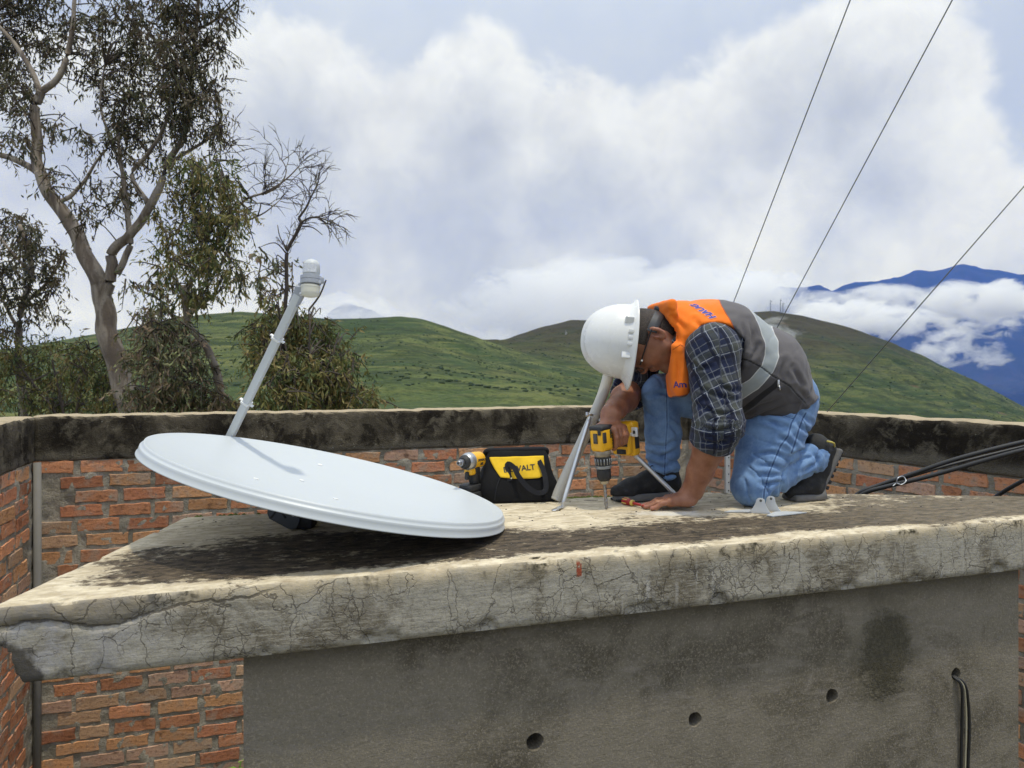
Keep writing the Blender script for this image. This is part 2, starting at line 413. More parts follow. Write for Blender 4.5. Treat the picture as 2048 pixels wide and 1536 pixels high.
# shrubs that speckle the hillsides
def shrub_specks(name, HV, count, smin, smax, lo, hi, seed, m):
    rg = np.random.default_rng(seed); J, I, _ = HV.shape; V, F = [], []
    ico = bmesh.new(); bmesh.ops.create_icosphere(ico, subdivisions=1, radius=1); iv = np.array([v.co[:] for v in ico.verts]); jf = [tuple(v.index for v in f.verts) for f in ico.faces]; ico.free()
    for _ in range(count):
        j = rg.uniform(lo, hi)*(J-15); i = rg.uniform(.12, .88)*(I-1)
        p = HV[int(j), int(i)]*(1-(j % 1))+HV[min(int(j)+1, J-1), int(i)]*(j % 1)
        q = HV[int(j), int(i)+1]; p = p+(q-HV[int(j), int(i)])*(i % 1)
        if mnoise.noise(Vector(p)*.02) < rg.uniform(-.45, .25): continue
        s = rg.uniform(smin, smax)*rg.uniform(.5, 1); b = len(V)
        vv = iv*np.array([s*rg.uniform(.9, 1.8), s, s*rg.uniform(.5, .8)])*rg.uniform(.75, 1.15, (len(iv), 1))+p+np.array([0, 0, s*.2])
        V.extend(vv.tolist()); F.extend([tuple(x+b for x in f) for f in jf])
    o = mk(name, V, F, m); tag(o, 'dark low shrubs dotted over the green hillside', 'shrubs', kind='stuff'); return o
M_SPECK = grain((.022, .040, .014), .35, .95, .6, big=.02)
shrub_specks('hillside_shrubs', HV1, 8000, .2, .62, .34, 1.0, 3, M_SPECK)
shrub_specks('hillside_shrubs', HV2, 4500, .4, 1.1, .05, 1.0, 4, M_SPECK)['label'] = 'sparse dark shrubs on the farther dry-topped hill'
# ------------------------------------------------------------------ the far blue mountains
MT = [(-1500, 760), (300, 730), (620, 690), (655, 625), (690, 604), (740, 618), (800, 650), (900, 700), (960, 672), (1000, 700), (1300, 720), (1490, 640), (1530, 590), (1560, 574), (1590, 576), (1640, 568), (1665, 580), (1700, 566),
      (1760, 563), (1800, 556), (1832, 541), (1860, 545), (1900, 536), (1925, 527), (1965, 536), (2000, 538), (2048, 546), (2200, 520), (2500, 560), (3600, 640)]
def mtn():
    n, m = 620, 110; V = []
    for j in range(m+6):
        tt = j/(m-1)
        for i in range(n):
            a = -1.6+3.2*i/(n-1); px = CX+FPX*a; er = (HY-interp(MT, px))/FPX
            R = 11500.; rho = 3600+(R-3600)*min(tt, 1.06)
            e = (-.16+(er+.16)*min(tt, 1.0)**1.1) if tt <= 1 else er-(tt-1)*2
            x, y = a*rho, rho; z = ZC+e*rho
            rid = mnoise.ridged_multi_fractal(Vector((x*.00045, y*.00045, 4.)), 1.0, 2.1, 6, 1.0, 2.0)
            z += (rid-1.1)*330*(1-.86*math.exp(-((tt-1)/.06)**2))*min(1, tt*5)
            z += fbm(Vector((a*90, 0, 5)), 4)*18*math.exp(-((tt-1)/.05)**2)
            V.append((x, y, z))
    F = [(j*n+i, j*n+i+1, (j+1)*n+i+1, (j+1)*n+i) for j in range(m+5) for i in range(n-1)]
    def fn(t, b):
        p = t.pos(); z = t.sep(p)[2]; n1 = t.noise(p, .0012, 6, .6); n2 = t.noise(p, .008, 5, .6)
        c = t.mix(n1, (.018, .032, .014), (.050, .052, .030)); c = t.mix(t.ss(n2, .5, .75, 0, .5), c, (.075, .065, .05))
        c = t.mix(t.ss(t.m('ADD', z, t.m('MULTIPLY', n2, 300.)), 1720., 1850., 0, .4), c, (.6, .6, .62))
        t.set(b, 'Base_Color', c); t.set(b, 'Roughness', .95); t.set(b, 'Specular_IOR_Level', .05)
    o = mk('mountains', V, F, mat('far_slopes', fn)); tag(o, kind='structure')
mtn()
# ------------------------------------------------------------------ the air between
def volume_mat(name, color, dens, aniso=0., fn=None):
    m = bpy.data.materials.new(name); m.use_nodes = True; t = NT(m.node_tree); out = t.n('ShaderNodeOutputMaterial')
    v = t.n('ShaderNodeVolumePrincipled'); t.set(v, 'Color', color); t.set(v, 'Density', dens); t.set(v, 'Anisotropy', aniso)
    t.set(v, 'Absorption_Color', (1, 1, 1))
    if fn: t.set(v, 'Density', fn(t))
    m.node_tree.links.new(v.outputs[0], out.inputs['Volume']); return m
def haze():
    bm = bmesh.new(); bmesh.ops.create_cube(bm, size=1); bmesh.ops.scale(bm, vec=(46000, 14600, 4400), verts=bm.verts)
    bmesh.ops.translate(bm, vec=(0, 5800, 300), verts=bm.verts)
    o = mk_bm('haze', bm, volume_mat('blue_air', (.05, .20, 1.0), HAZE_D)); tag(o, kind='stuff')
HAZE_D = 4.6e-5
HAZE_ON = True
if HAZE_ON: haze()
def cloud_bank(name, px0, px1, py0, py1, D, depth, scale, thr, dens, seed, label, soft=.10, sy=.55, group=None):
    """one low cloud: a closed lumpy hull round its wisps, filled with uneven vapour"""
    a = P(px0, py1, D); b = P(px1, py0, D); c = (a+b)/2; hs = Vector(((b.x-a.x)/2, depth/2, (b.z-a.z)/2))
    bm = bmesh.new(); bmesh.ops.create_icosphere(bm, subdivisions=3, radius=1)
    for v in bm.verts: v.co = Vector((v.co.x*hs.x, v.co.y*hs.y, v.co.z*hs.z))*1.12
    def fn(t):
        p = t.obj(); q = t.v('DIVIDE', p, tuple(hs)); r = t.v('LENGTH', q)
        s = t.v('MULTIPLY', p, (1/scale, 1/scale, 1/(scale*sy)))
        n = t.noise(t.v('ADD', s, (seed*3.7, seed, 0)), 1., 6, .60, .5)
        f = t.m('SUBTRACT', n, t.m('MULTIPLY_ADD', t.m('POWER', r, 3.), .48, thr))
        return t.m('MULTIPLY', t.ss(f, 0., soft), dens)
    o = mk_bm(name, bm, volume_mat('vapour', (.98, .985, 1.), 0., .0, fn)); o.location = c
    tag(o, label, 'cloud', group); return o
CLOUDS = True
if CLOUDS:
    gr = 'low clouds drifting across the mountains'
    cloud_bank('low_cloud', 1440, 2600, 548, 655, 6200, 900, 300, .36, .008, 1, 'long white cloud bank lying across the blue mountains', group=gr)
    cloud_bank('low_cloud', 1440, 1935, 575, 705, 5600, 700, 210, .36, .009, 2, 'thick white cloud resting on the shoulder of the right green hill', group=gr)
    cloud_bank('low_cloud', 1790, 1980, 640, 755, 5200, 420, 150, .38, .007, 5, 'ragged white cloud puff hanging against the deep blue slope', group=gr)
    cloud_bank('low_cloud', 1925, 2040, 665, 760, 5200, 300, 110, .42, .006, 6, 'small thin cloud wisp near the right edge of the picture', group=gr)
    cloud_bank('low_cloud', 540, 860, 575, 700, 7000, 900, 380, .32, .0035, 8, 'pale cloud behind the crest of the left green hill', group=gr)
    cloud_bank('low_cloud', 800, 1700, 470, 740, 6000, 900, 500, .28, .0035, 9, 'grey cloud mass filling the gap between the two green hills', group=gr)
    cloud_bank('low_cloud', 1330, 1660, 520, 668, 5000, 700, 230, .34, .006, 14, 'soft grey cloud hiding the ridge just behind the hilltop masts', group=gr)
    cloud_bank('low_cloud', 1700, 2150, 590, 700, 6600, 700, 170, .43, .007, 17, 'broken shreds of cloud under the long bank on the blue slope', group=gr)
    cloud_bank('mist_wisp', 1490, 1640, 612, 708, 640, 60, 26, .46, .030, 11, 'thin mist wisps curling over the right hilltop behind the man', group=gr)
# ------------------------------------------------------------------ radio masts on the far hilltop
def lattice_mast(px, py0, py1, D, w, label):
    base = P(px, py1, D); top = P(px, py0, D); H = top.z-base.z; m = M_MAST; e = thing('radio_mast', base, label, 'mast', 'radio masts on the hilltop')
    V, F = [], []
    def add(a, b, r):
        v, f = tube_vf([a, b], r, 4); o = len(V); V.extend(v); F.extend([tuple(i+o for i in q) for q in f])
    cs = [Vector((w*math.cos(k*PI*2/3+.3), w*math.sin(k*PI*2/3+.3), 0)) for k in range(3)]
    for k in range(3): add(base+cs[k]+Vector((0, 0, -3)), top+cs[k]*.5, .14)
    mk('leg_frame', V, F, m, e); V.clear(); F.clear()
    n = 7
    for i in range(n):
        for k in range(3):
            f0, f1 = i/n, (i+1)/n
            add(base+cs[k]*(1-.5*f0)+Vector((0, 0, H*f0)), base+cs[(k+1) % 3]*(1-.5*f1)+Vector((0, 0, H*f1)), .09)
    mk('brace_lattice', list(V), list(F), m, e); V.clear(); F.clear()
    add(top, top+Vector((0, 0, H*.16)), .1); mk('spike', list(V), list(F), m, e)
    for f, s in ((.92, 1), (.7, -1)):
        lathe('antenna_drum', [(0, .5), (.5, .55), (.6, .3)], base+Vector((s*w, -w, H*f)), (0, -1, 0), m, e, seg=10)
M_MAST = grain((.30, .31, .33), .2, .6, .5)
lattice_mast(1541, 601, 624, 852, .8, 'leftmost thin radio mast on the hilltop behind the man')
lattice_mast(1561, 599, 624, 852, .5, 'tallest thin radio mast on the hilltop behind the man')
lattice_mast(1566, 606, 625, 852, .8, 'rightmost thin radio mast on the hilltop behind the man')
lattice_mast(1132, 664, 690, 700, .8, 'lone pylon on the dark slope beside the hard hat')
# ================================================================== concrete tank house: roof slab and wall
M_LIP = None
FLx, FLy = -1.059-.035*.950, 1.582-.035*.3115
ALONG = Vector((3.05, 1, 0)).normalized(); INW = Vector((-1, 3.05, 0)).normalized()
TH = .172
POLY = [Vector((FLx, FLy, 0)), Vector((FLx, FLy, 0))+ALONG*3.62, Vector((2.45, 2.90, 0)), Vector((.74, 3.03, 0)), Vector((-1.10, 2.515, 0))]
DUST = G(1345, 1027)
def slab_fn(t, b):
    RED_S = (ray_plane(1158, 1128, (FLx, FLy, ZS), INW)-Vector((FLx, FLy, ZS))).dot(ALONG)
    p = t.pos(); x, y, z = t.sep(p)
    nrm = t.n('ShaderNodeNewGeometry').outputs['True Normal']; nz = t.sep(nrm)[2]
    rel = t.v('SUBTRACT', p, (FLx, FLy, ZS)); s = t.v('DOT_PRODUCT', rel, tuple(ALONG)); w = t.v('DOT_PRODUCT', rel, tuple(INW)); zz = t.sep(rel)[2]
    q = t.comb(s, w, zz)
    topf = t.ss(nz, .55, .9)
    # ---- walked-on top: cream screed under black lichen
    n1 = t.noise(q, 3.2, 6, .62, .4); n2 = t.noise(t.v('MULTIPLY', q, (5., 13., 5.)), 2.2, 6, .68, .3); n3 = t.noise(q, 130., 3, .6); nf = t.noise(q, 38., 5, .7)
    cream = t.mix(t.ss(n2, .35, .65), (.44, .365, .25), (.70, .615, .455)); cream = t.mix(t.ss(t.noise(t.v('MULTIPLY', q, (14., 46., 14.)), 1., 6, .75), .52, .66, 0, .7), cream, (.27, .21, .14)); cream = t.mix(t.ss(nf, .48, .72, 0, .45), cream, (.38, .29, .18))
    cream = t.mix(t.ss(t.noise(q, 1.7, 5, .6), .62, .72, 0, .5), cream, (.58, .55, .48))
    n5 = t.noise(t.v('MULTIPLY', q, (17., 44., 17.)), 1., 6, .78)
    dark = t.mix(t.ss(n5, .40, .60), (.012, .0095, .008), (.105, .078, .052)); dark = t.mix(t.ss(n5, .62, .72, 0, .7), dark, (.50, .40, .25))
    bias = t.m('SUBTRACT', t.ss(w, .015, .10), t.ss(t.m('ADD', w, t.m('MULTIPLY', t.ss(s, .9, 1.5), .16)), .34, .62, 0., .88))
    bias = t.m('SUBTRACT', bias, t.ss(s, .30, .02, 0., .9))
    bias = t.m('ADD', bias, t.ss(s, 2.15, 2.7, 0., .38))
    msk = t.m('ADD', bias, t.m('ADD', t.m('MULTIPLY_ADD', n1, 2.2, -1.15), t.m('MULTIPLY_ADD', n2, 2.0, -.92)))
    msk = t.m('ADD', msk, t.m('ADD', t.m('MULTIPLY_ADD', nf, 1.5, -.75), t.m('MULTIPLY_ADD', n5, 1.2, -.62)))
    topc = t.mix(t.m('MULTIPLY', t.ss(msk, .30, .80), t.ss(s, 1.7, 2.8, .97, .85)), cream, dark)
    topc = t.mix(t.ss(t.m('MULTIPLY', n3, nf), .36, .46, 0, .5), topc, (.72, .62, .45))
    du = t.v('DISTANCE', t.v('MULTIPLY', p, (.55, 1.6, 0.)), (DUST.x*.55, DUST.y*1.6, 0.)); topc = t.mix(t.ss(t.m('ADD', du, t.m('MULTIPLY_ADD', t.noise(q, 22., 4), .12, -.06)), .10, .02, 0, .75), topc, (.66, .65, .61))
    # ---- the front edge: grey render, crazed and streaked
    dq = t.v('ADD', q, t.scale(t.v('SUBTRACT', t.noise(q, 14., 4, .6, 0, True), (.5, .5, .5)), .055))
    e1 = t.vor(dq, 19., 'DISTANCE_TO_EDGE'); e2 = t.vor(t.v('ADD', dq, (3, 1, 2)), 34., 'DISTANCE_TO_EDGE'); e3 = t.vor(t.v('MULTIPLY', dq, (1., 1., .4)), 6.5, 'DISTANCE_TO_EDGE')
    cm = t.noise(q, 4.2, 3); cm2 = t.noise(t.v('ADD', q, (9, 2, 4)), 5., 3)
    crk = t.m('MAXIMUM', t.m('MULTIPLY', t.ss(e1, .020, .002), t.ss(cm, .50, .60)), t.m('MULTIPLY', t.ss(e2, .06, .01), t.ss(cm2, .5, .62, 0, .8)))
    crk = t.m('MAXIMUM', crk, t.m('MULTIPLY', t.ss(e3, .009, .0015), .8))
    g1 = t.noise(q, 5.5, 6, .62, .5); g2 = t.noise(t.v('MULTIPLY', q, (10., 10., 60.)), 2.4, 6, .7)
    face = t.mix(t.ss(g1, .42, .56), (.205, .178, .128), (.43, .40, .325)); face = t.mix(t.ss(g2, .46, .62, 0, .5), face, (.58, .545, .445)); face = t.mix(t.ss(g2, .46, .34, 0, .38), face, (.15, .13, .095))
    face = t.mix(t.ss(t.noise(q, 95., 5, .8), .50, .64, 0, .42), face, (.11, .094, .066)); face = t.mix(t.ss(t.noise(q, 210., 3, .7), .54, .64, 0, .32), face, (.58, .545, .45))
    strk = t.noise(t.v('MULTIPLY', q, (34., 34., 2.6)), 1., 3, .5)
    face = t.mix(t.m('MULTIPLY', t.ss(strk, .62, .72), t.ss(cm, .45, .62, 0, .75)), face, (.60, .58, .52))
    warm = t.ss(zz, -.060, -.012)
    face = t.mix(t.m('MULTIPLY', warm, t.ss(t.noise(q, 9., 5, .6), .3, .6)), face, (.60, .51, .35))
    moss = t.m('MULTIPLY', t.ss(zz, -.055, -.01), t.ss(t.m('ADD', t.noise(q, 4.6, 5, .65), t.m('MULTIPLY', t.noise(q, 45., 3), .22)), .66, .76))
    face = t.mix(moss, face, (.025, .024, .012))
    face = t.mix(t.m('MULTIPLY', t.ss(strk, .40, .33), t.m('MULTIPLY', t.ss(zz, -.10, -.02), t.ss(cm2, .46, .60))), face, (.06, .052, .04))
    face = t.mix(t.m('MULTIPLY', t.ss(s, .45, .05), t.ss(t.noise(q, 16., 5, .65), .38, .62, 0, .8)), face, (.47, .46, .45))
    lv = t.m('ADD', t.m('MULTIPLY_ADD', t.m('SINE', t.m('MULTIPLY', s, 22.)), .012, -.052), t.m('MULTIPLY_ADD', t.noise(q, 30., 3), .024, -.012)); lv = t.m('ADD', lv, t.ss(s, .30, .52, 0., .035))
    split = t.m('MULTIPLY', t.ss(t.m('ABSOLUTE', t.m('SUBTRACT', zz, lv)), .0042, .0015), t.ss(s, .62, .50))
    face = t.mix(t.m('MULTIPLY', t.m('MULTIPLY', t.ss(t.m('SUBTRACT', zz, lv), 0., .004), t.ss(s, .34, .26)), .55), face, (.20, .17, .12))
    crk = t.m('MAXIMUM', crk, split)
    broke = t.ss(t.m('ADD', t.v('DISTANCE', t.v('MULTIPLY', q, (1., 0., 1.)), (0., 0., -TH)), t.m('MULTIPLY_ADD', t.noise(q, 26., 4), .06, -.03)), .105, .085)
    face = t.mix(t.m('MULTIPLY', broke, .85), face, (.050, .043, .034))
    face = t.mix(t.m('MULTIPLY', crk, .72), face, (.05, .04, .03))
    pt = t.m('MULTIPLY', t.m('LESS_THAN', t.m('ABSOLUTE', t.m('SUBTRACT', s, RED_S)), .0075), t.m('MULTIPLY', t.ss(zz, -.058, -.048), t.ss(zz, -.008, -.02)))
    face = t.mix(t.m('MULTIPLY', pt, t.ss(t.noise(q, 90., 3), .35, .5)), face, (.40, .10, .05))
    face = t.mix(1., face, (.80, .79, .80), 'MULTIPLY')
    t.set(b, 'Base_Color', t.mix(topf, face, topc)); t.set(b, 'Roughness', .92); t.set(b, 'Specular_IOR_Level', .22)
    hgt = t.m('ADD', t.m('MULTIPLY', t.m('SUBTRACT', 1., topf), t.m('MULTIPLY', crk, -1.1)), t.m('ADD', t.m('MULTIPLY', g2, .8), t.m('ADD', t.m('MULTIPLY', nf, .8), t.m('MULTIPLY', n3, .5))))
    t.set(b, 'Normal', t.bump(hgt, .55, .004))
M_SLAB = mat('weathered_concrete', slab_fn)
house = thing('tank_house', (.55, 2.3, 0), 'low concrete tank house with an overhanging cracked roof slab the man kneels on', 'building')
def slab():
    def off_poly(o):
        R = []
        for i in range(5):
            e0 = (POLY[i]-POLY[i-1]).normalized(); e1 = (POLY[(i+1) % 5]-POLY[i]).normalized(); n0 = Vector((-e0.y, e0.x, 0)); n1 = Vector((-e1.y, e1.x, 0))
            R.append(POLY[i]+(n0+n1)*(o/(1+n0.dot(n1))))
        return R
    par, inn = [], []
    for i in range(5):
        a, b = POLY[i], POLY[(i+1) % 5]; L = (b-a).length; step = .0075 if i in (0, 4) else .06; n = max(4, int(L/step)); e = (b-a).normalized()
        for k in range(n): par.append((i, k/n)); inn.append(Vector((-e.y, e.x, 0)))
    prof = [(.07, 0), (.06, 0), (.052, 0), (.045, 0), (.030, -.0003), (.020, -.0006), (.011, -.0016), (.0045, -.0045), (.001, -.010)]
    prof += [(0., -.022-.0088*k) for k in range(16)] + [(.003, -TH+.006), (.010, -TH), (.03, -TH), (.06, -TH)]
    n, m = len(par), len(prof); V = []
    for j, (off, dz) in enumerate(prof):
        Q = off_poly(off)
        for i in range(n):
            p = Q[par[i][0]].lerp(Q[(par[i][0]+1) % 5], par[i][1]); q = Vector((p.x, p.y, dz))
            d = fbm(q*7+Vector((5, 2, 1)), 4)*.0020+fbm(q*42, 3)*.0016
            if j < 5: w_ = (.2, .5, .8, 1, 1)[j]*.5
            else: w_ = 1
            v = Vector((p.x, p.y, ZS+dz))
            if 5 <= j <= m-4:
                v += -inn[i]*d*w_*.9; v.z += d*.2
                edge = math.exp(-((dz+TH)/.022)**2); ch = max(0, fbm(Vector((p.x*9, p.y*9, 3)), 4)-.12)
                v += inn[i]*ch*.05*edge; v.z += ch*.05*edge                      # chipped lower arris
                et = math.exp(-(dz/.015)**2); ct = max(0, fbm(Vector((p.x*11, p.y*11, 8)), 4)-.25)
                v += inn[i]*ct*.02*et; v.z -= ct*.012*et
            elif j < 5: v.z += d*.5*w_
            # broken end: a step where the skin has split off and a missing lower corner
            s = (Vector((p.x, p.y, 0))-POLY[0]).dot(ALONG); w = (Vector((p.x, p.y, 0))-POLY[0]).dot(INW)
            if w < .25 and s < .6 and j >= 5:
                lv = -.052+.012*math.sin(s*22)+.018*math.exp(-((s-.42)/.1)**2)*1.0
                if s < .55: v += inn[i]*.007*math.exp(-((dz-lv)/.0055)**2)*(1-s/.6)*2.
                if s < .30 and dz > lv: v += -inn[i]*.006*(1-s/.3)
                cut = max(0, (.085+.035*fbm(Vector((p.x*16, p.y*16, dz*16)), 4)-math.hypot(s*1.25, max(0, dz+TH)*1.25)))
                if w < .1: v += (ALONG*.55+INW*.2)*cut*1.1; v.z += cut*.9
            V.append(v)
    F = [(j*n+i, (j+1)*n+i, (j+1)*n+(i+1) % n, j*n+(i+1) % n) for j in range(m-1) for i in range(n)]
    F.append(tuple(range(n))); F.append(tuple((m-1)*n+i for i in range(n-1, -1, -1)))
    o = mk('roof_slab', V, F, M_SLAB, house, smooth=True); o.data.set_sharp_from_angle(angle=math.radians(50)); return o
slab()
def wall_fn(t, b):
    pc_ = ray_plane(1772, 1296, WP0, INW); PSC = (pc_-POLY[0]).dot(ALONG); PZC = (pc_.z-ZS)*.75
    p = t.pos(); rel = t.v('SUBTRACT', p, (FLx, FLy, ZS)); s = t.v('DOT_PRODUCT', rel, tuple(ALONG)); w = t.v('DOT_PRODUCT', rel, tuple(INW)); zz = t.sep(rel)[2]; q = t.comb(s, w, zz)
    n1 = t.noise(q, 2.2, 6, .6, .5); n2 = t.noise(t.v('MULTIPLY', q, (1.6, 1.6, 5.)), 4., 6, .65, .8); n3 = t.noise(q, 120., 4, .7); n4 = t.noise(t.v('MULTIPLY', q, (3., 3., 16.)), 6., 5, .7, 1.)
    c = t.mix(t.ss(n1, .38, .60), (.10, .086, .062), (.205, .18, .138)); c = t.mix(t.ss(n2, .5, .72, 0, .7), c, (.255, .225, .185)); c = t.mix(t.ss(n4, .5, .8, 0, .35), c, (.11, .10, .08))
    c = t.mix(t.ss(n3, .45, .75, 0, .5), c, (.27, .235, .185)); c = t.mix(t.ss(n3, .42, .25, 0, .5), c, (.07, .062, .052))
    c = t.mix(t.ss(t.noise(t.v('MULTIPLY', q, (7., 7., 5.)), 1., 6, .7, .6), .52, .68, 0, .35), c, (.235, .205, .165)); c = t.mix(t.ss(t.noise(t.v('ADD', t.v('MULTIPLY', q, (9., 9., 6.)), (4, 4, 4)), 1., 6, .72, .6), .54, .70, 0, .35), c, (.075, .063, .046)); c = t.mix(t.ss(t.noise(q, 170., 3, .7), .54, .64, 0, .55), c, (.33, .285, .22))
    # a rough damp patch where the render was made good
    wob = t.m('MULTIPLY', t.m('SUBTRACT', t.noise(q, 9., 5, .7), .5), .16)
    r1 = t.m('ADD', t.v('DISTANCE', t.v('MULTIPLY', q, (1., 0., .75)), (PSC, 0, PZC)), wob)
    patch = t.ss(r1, .112, .075)
    c = t.mix(t.m('MULTIPLY', patch, .68), c, t.mix(t.ss(n3, .4, .7), (.030, .028, .018), (.13, .115, .075)))
    c = t.mix(t.m('MULTIPLY', t.ss(t.m('ADD', r1, t.m('MULTIPLY', n2, .1)), .24, .12), .45), c, (.075, .066, .045))
    c = t.mix(t.m('MULTIPLY', t.ss(t.m('ADD', zz, t.m('MULTIPLY', n1, .10)), -.20, -.13, 0, .45), 1.), c, (.060, .054, .040))  # soft shade under the slab overhang, painted into the render colour
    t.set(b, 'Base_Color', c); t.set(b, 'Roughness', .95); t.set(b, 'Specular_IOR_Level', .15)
    t.set(b, 'Normal', t.bump(t.m('ADD', t.m('ADD', n3, t.m('MULTIPLY', n4, .5)), t.m('MULTIPLY', patch, t.m('MULTIPLY', t.noise(q, 45., 5, .8), 4.))), .6, .005))
WOFF = .055
WP0 = POLY[0]+INW*WOFF; WP0.z = ZS
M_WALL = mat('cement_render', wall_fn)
WOFF = .055
WP0 = POLY[0]+INW*WOFF; WP0.z = ZS
HOLES = [(1070, 1484, .0245), (1390, 1439, .0215), (1664, 1392, .0225), (1912, 1348, .020)]
hpos = [ray_plane(x, y, WP0, INW) for x, y, r in HOLES]
def house_wall():
    a = ray_plane(487, 1330, WP0, INW); b = ray_plane(2037, 1160, WP0, INW)
    s0 = (a-WP0).dot(ALONG); s1 = (b-WP0).dot(ALONG)
    z1 = ZS-TH+.012
    A, B = WP0+ALONG*s0, WP0+ALONG*s1
    def sheet(z): return [Vector((A.x, A.y, z)), Vector((B.x, B.y, z))]
    # front skin built round its weep holes: each hole has a ring of points and a dark bore
    N = 20; V = []; F = []
    def uv(s, z): return WP0+ALONG*s+Vector((0, 0, z-ZS))
    hs = sorted([((h-WP0).dot(ALONG), h.z, r) for h, (_, _, r) in zip(hpos, HOLES)])
    cuts = [s0]+[(hs[i][0]+hs[i+1][0])/2 for i in range(3)]+[s1]
    for i, (hx, hz, r) in enumerate(hs):
        l, rr = cuts[i], cuts[i+1]; base = len(V); zb, zt = 0., z1
        ring = []; outer = []
        for k in range(N):
            w = 2*PI*k/N; jr = r*(1+.03*math.sin(3*w+i)+.03*math.sin(5*w+2*i)); ring.append((hx+jr*math.cos(w), hz+jr*math.sin(w)))
            c_, s_ = math.cos(w), math.sin(w)
            tx = ((rr-hx)/c_ if c_ > 1e-6 else (l-hx)/c_ if c_ < -1e-6 else 1e9); tz = ((zt-hz)/s_ if s_ > 1e-6 else (zb-hz)/s_ if s_ < -1e-6 else 1e9)
            tm = min(tx, tz); outer.append((hx+tm*c_, hz+tm*s_))
        for (x, z) in ring: V.append(uv(x, z))
        for (x, z) in outer: V.append(uv(x, z))
        for (x, z) in ring: V.append(uv(x, z)+INW*.11)
        for k in range(N):
            k2 = (k+1) % N
            F.append((base+k, base+N+k, base+N+k2, base+k2)); F.append((base+k, base+k2, base+2*N+k2, base+2*N+k))
        F.append(tuple(base+2*N+k for k in range(N)))
        for cx_, cz_ in ((rr, zt), (l, zt), (l, zb), (rr, zb)):           # corners of the cell
            ang = math.atan2(cz_-hz, cx_-hx) % (2*PI); k = int(ang/(2*PI)*N); ci = len(V); V.append(uv(cx_, cz_)); F.append((base+N+k, ci, base+N+(k+1) % N))
    b0 = len(V); dd = INW*.75
    for p in (uv(s0, 0), uv(s1, 0), uv(s1, z1), uv(s0, z1)): V.append(p); 
    for p in (uv(s0, 0), uv(s1, 0), uv(s1, z1), uv(s0, z1)): V.append(p+dd)
    F += [(b0, b0+3, b0+7, b0+4), (b0+1, b0+5, b0+6, b0+2), (b0+4, b0+7, b0+6, b0+5)]
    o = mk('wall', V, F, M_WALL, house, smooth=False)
house_wall()
# two flex cables hanging out of the last hole
M_BLACK = grain((.012, .012, .013), .3, .5, 40.); M_CREAM = grain((.42, .38, .26), .2, .55, 40.)
h = hpos[3]
cab = thing('hanging_cable', h, 'pair of black and cream cables hanging from the right hole of the concrete wall', 'cable')
for dx, m, r, nm in ((0., M_BLACK, .0047, 'black_strand'), (.0100, M_CREAM, .0026, 'cream_strand'), (.0175, M_BLACK, .0047, 'black_strand')):
    k_ = dx*1.0
    pts = [h+INW*.08+ALONG*(-.006+k_*.4), h+INW*.004+ALONG*(-.008+k_*.4)+Vector((0, 0, -.010)), h-INW*.016+ALONG*(.004+k_*.9)+Vector((0, 0, -.032)), h-INW*.013+ALONG*(.012+k_*1.5)+Vector((0, 0, -.10)),
           h-INW*.009+ALONG*(.014+k_*1.9)+Vector((0, 0, -.2)), h-INW*.008+ALONG*(.012+k_*1.6)+Vector((0, 0, -.42)), h-INW*.008+ALONG*(.012+k_)+Vector((0, 0, -1.2))]
    tube(nm, smooth_line(pts, 7), r, m, cab, seg=8)

# ================================================================== brick enclosure
M_BRICKS = []
def brick_mat(base, i):
    def fn(t, b):
        p = t.obj(); n1 = t.noise(t.v('ADD', p, t.n('ShaderNodeObjectInfo').outputs['Location']), 9., 5, .65); n2 = t.noise(p, 70., 4, .7); rnd = t.n('ShaderNodeObjectInfo').outputs['Random']
        k = t.m('MULTIPLY_ADD', rnd, .55, .70); c = t.mix(1., base, t.comb(k, k, k), 'MULTIPLY')
        c = t.mix(t.ss(n1, .46, .70, 0, .75), c, (.40, .31, .235)); c = t.mix(t.ss(n2, .5, .72, 0, .55), c, (.13, .05, .028)); c = t.mix(t.ss(n1, .44, .26, 0, .75), c, (.08, .045, .03))
        t.set(b, 'Base_Color', c); t.set(b, 'Roughness', .93); t.set(b, 'Specular_IOR_Level', .2); t.set(b, 'Normal', t.bump(t.m('ADD', n2, n1), .7, .008))
    return mat('fired_brick', fn)
for i, c in enumerate(((.55, .245, .125), (.46, .19, .10), (.58, .30, .145), (.50, .31, .215), (.48, .30, .18))): M_BRICKS.append(brick_mat(c, i))
def mortar_fn(t, b):
    p = t.pos(); n1 = t.noise(p, 5., 5, .6); n2 = t.noise(p, 60., 5, .7); z = t.sep(p)[2]
    c = t.mix(t.ss(n1, .35, .65), (.24, .215, .165), (.42, .375, .30)); c = t.mix(t.ss(n2, .5, .75, 0, .6), c, (.16, .14, .105))
    t.set(b, 'Base_Color', c); t.set(b, 'Roughness', .97); t.set(b, 'Normal', t.bump(t.m('ADD', n2, n1), .9, .012))
M_MORTAR = mat('mortar', mortar_fn)
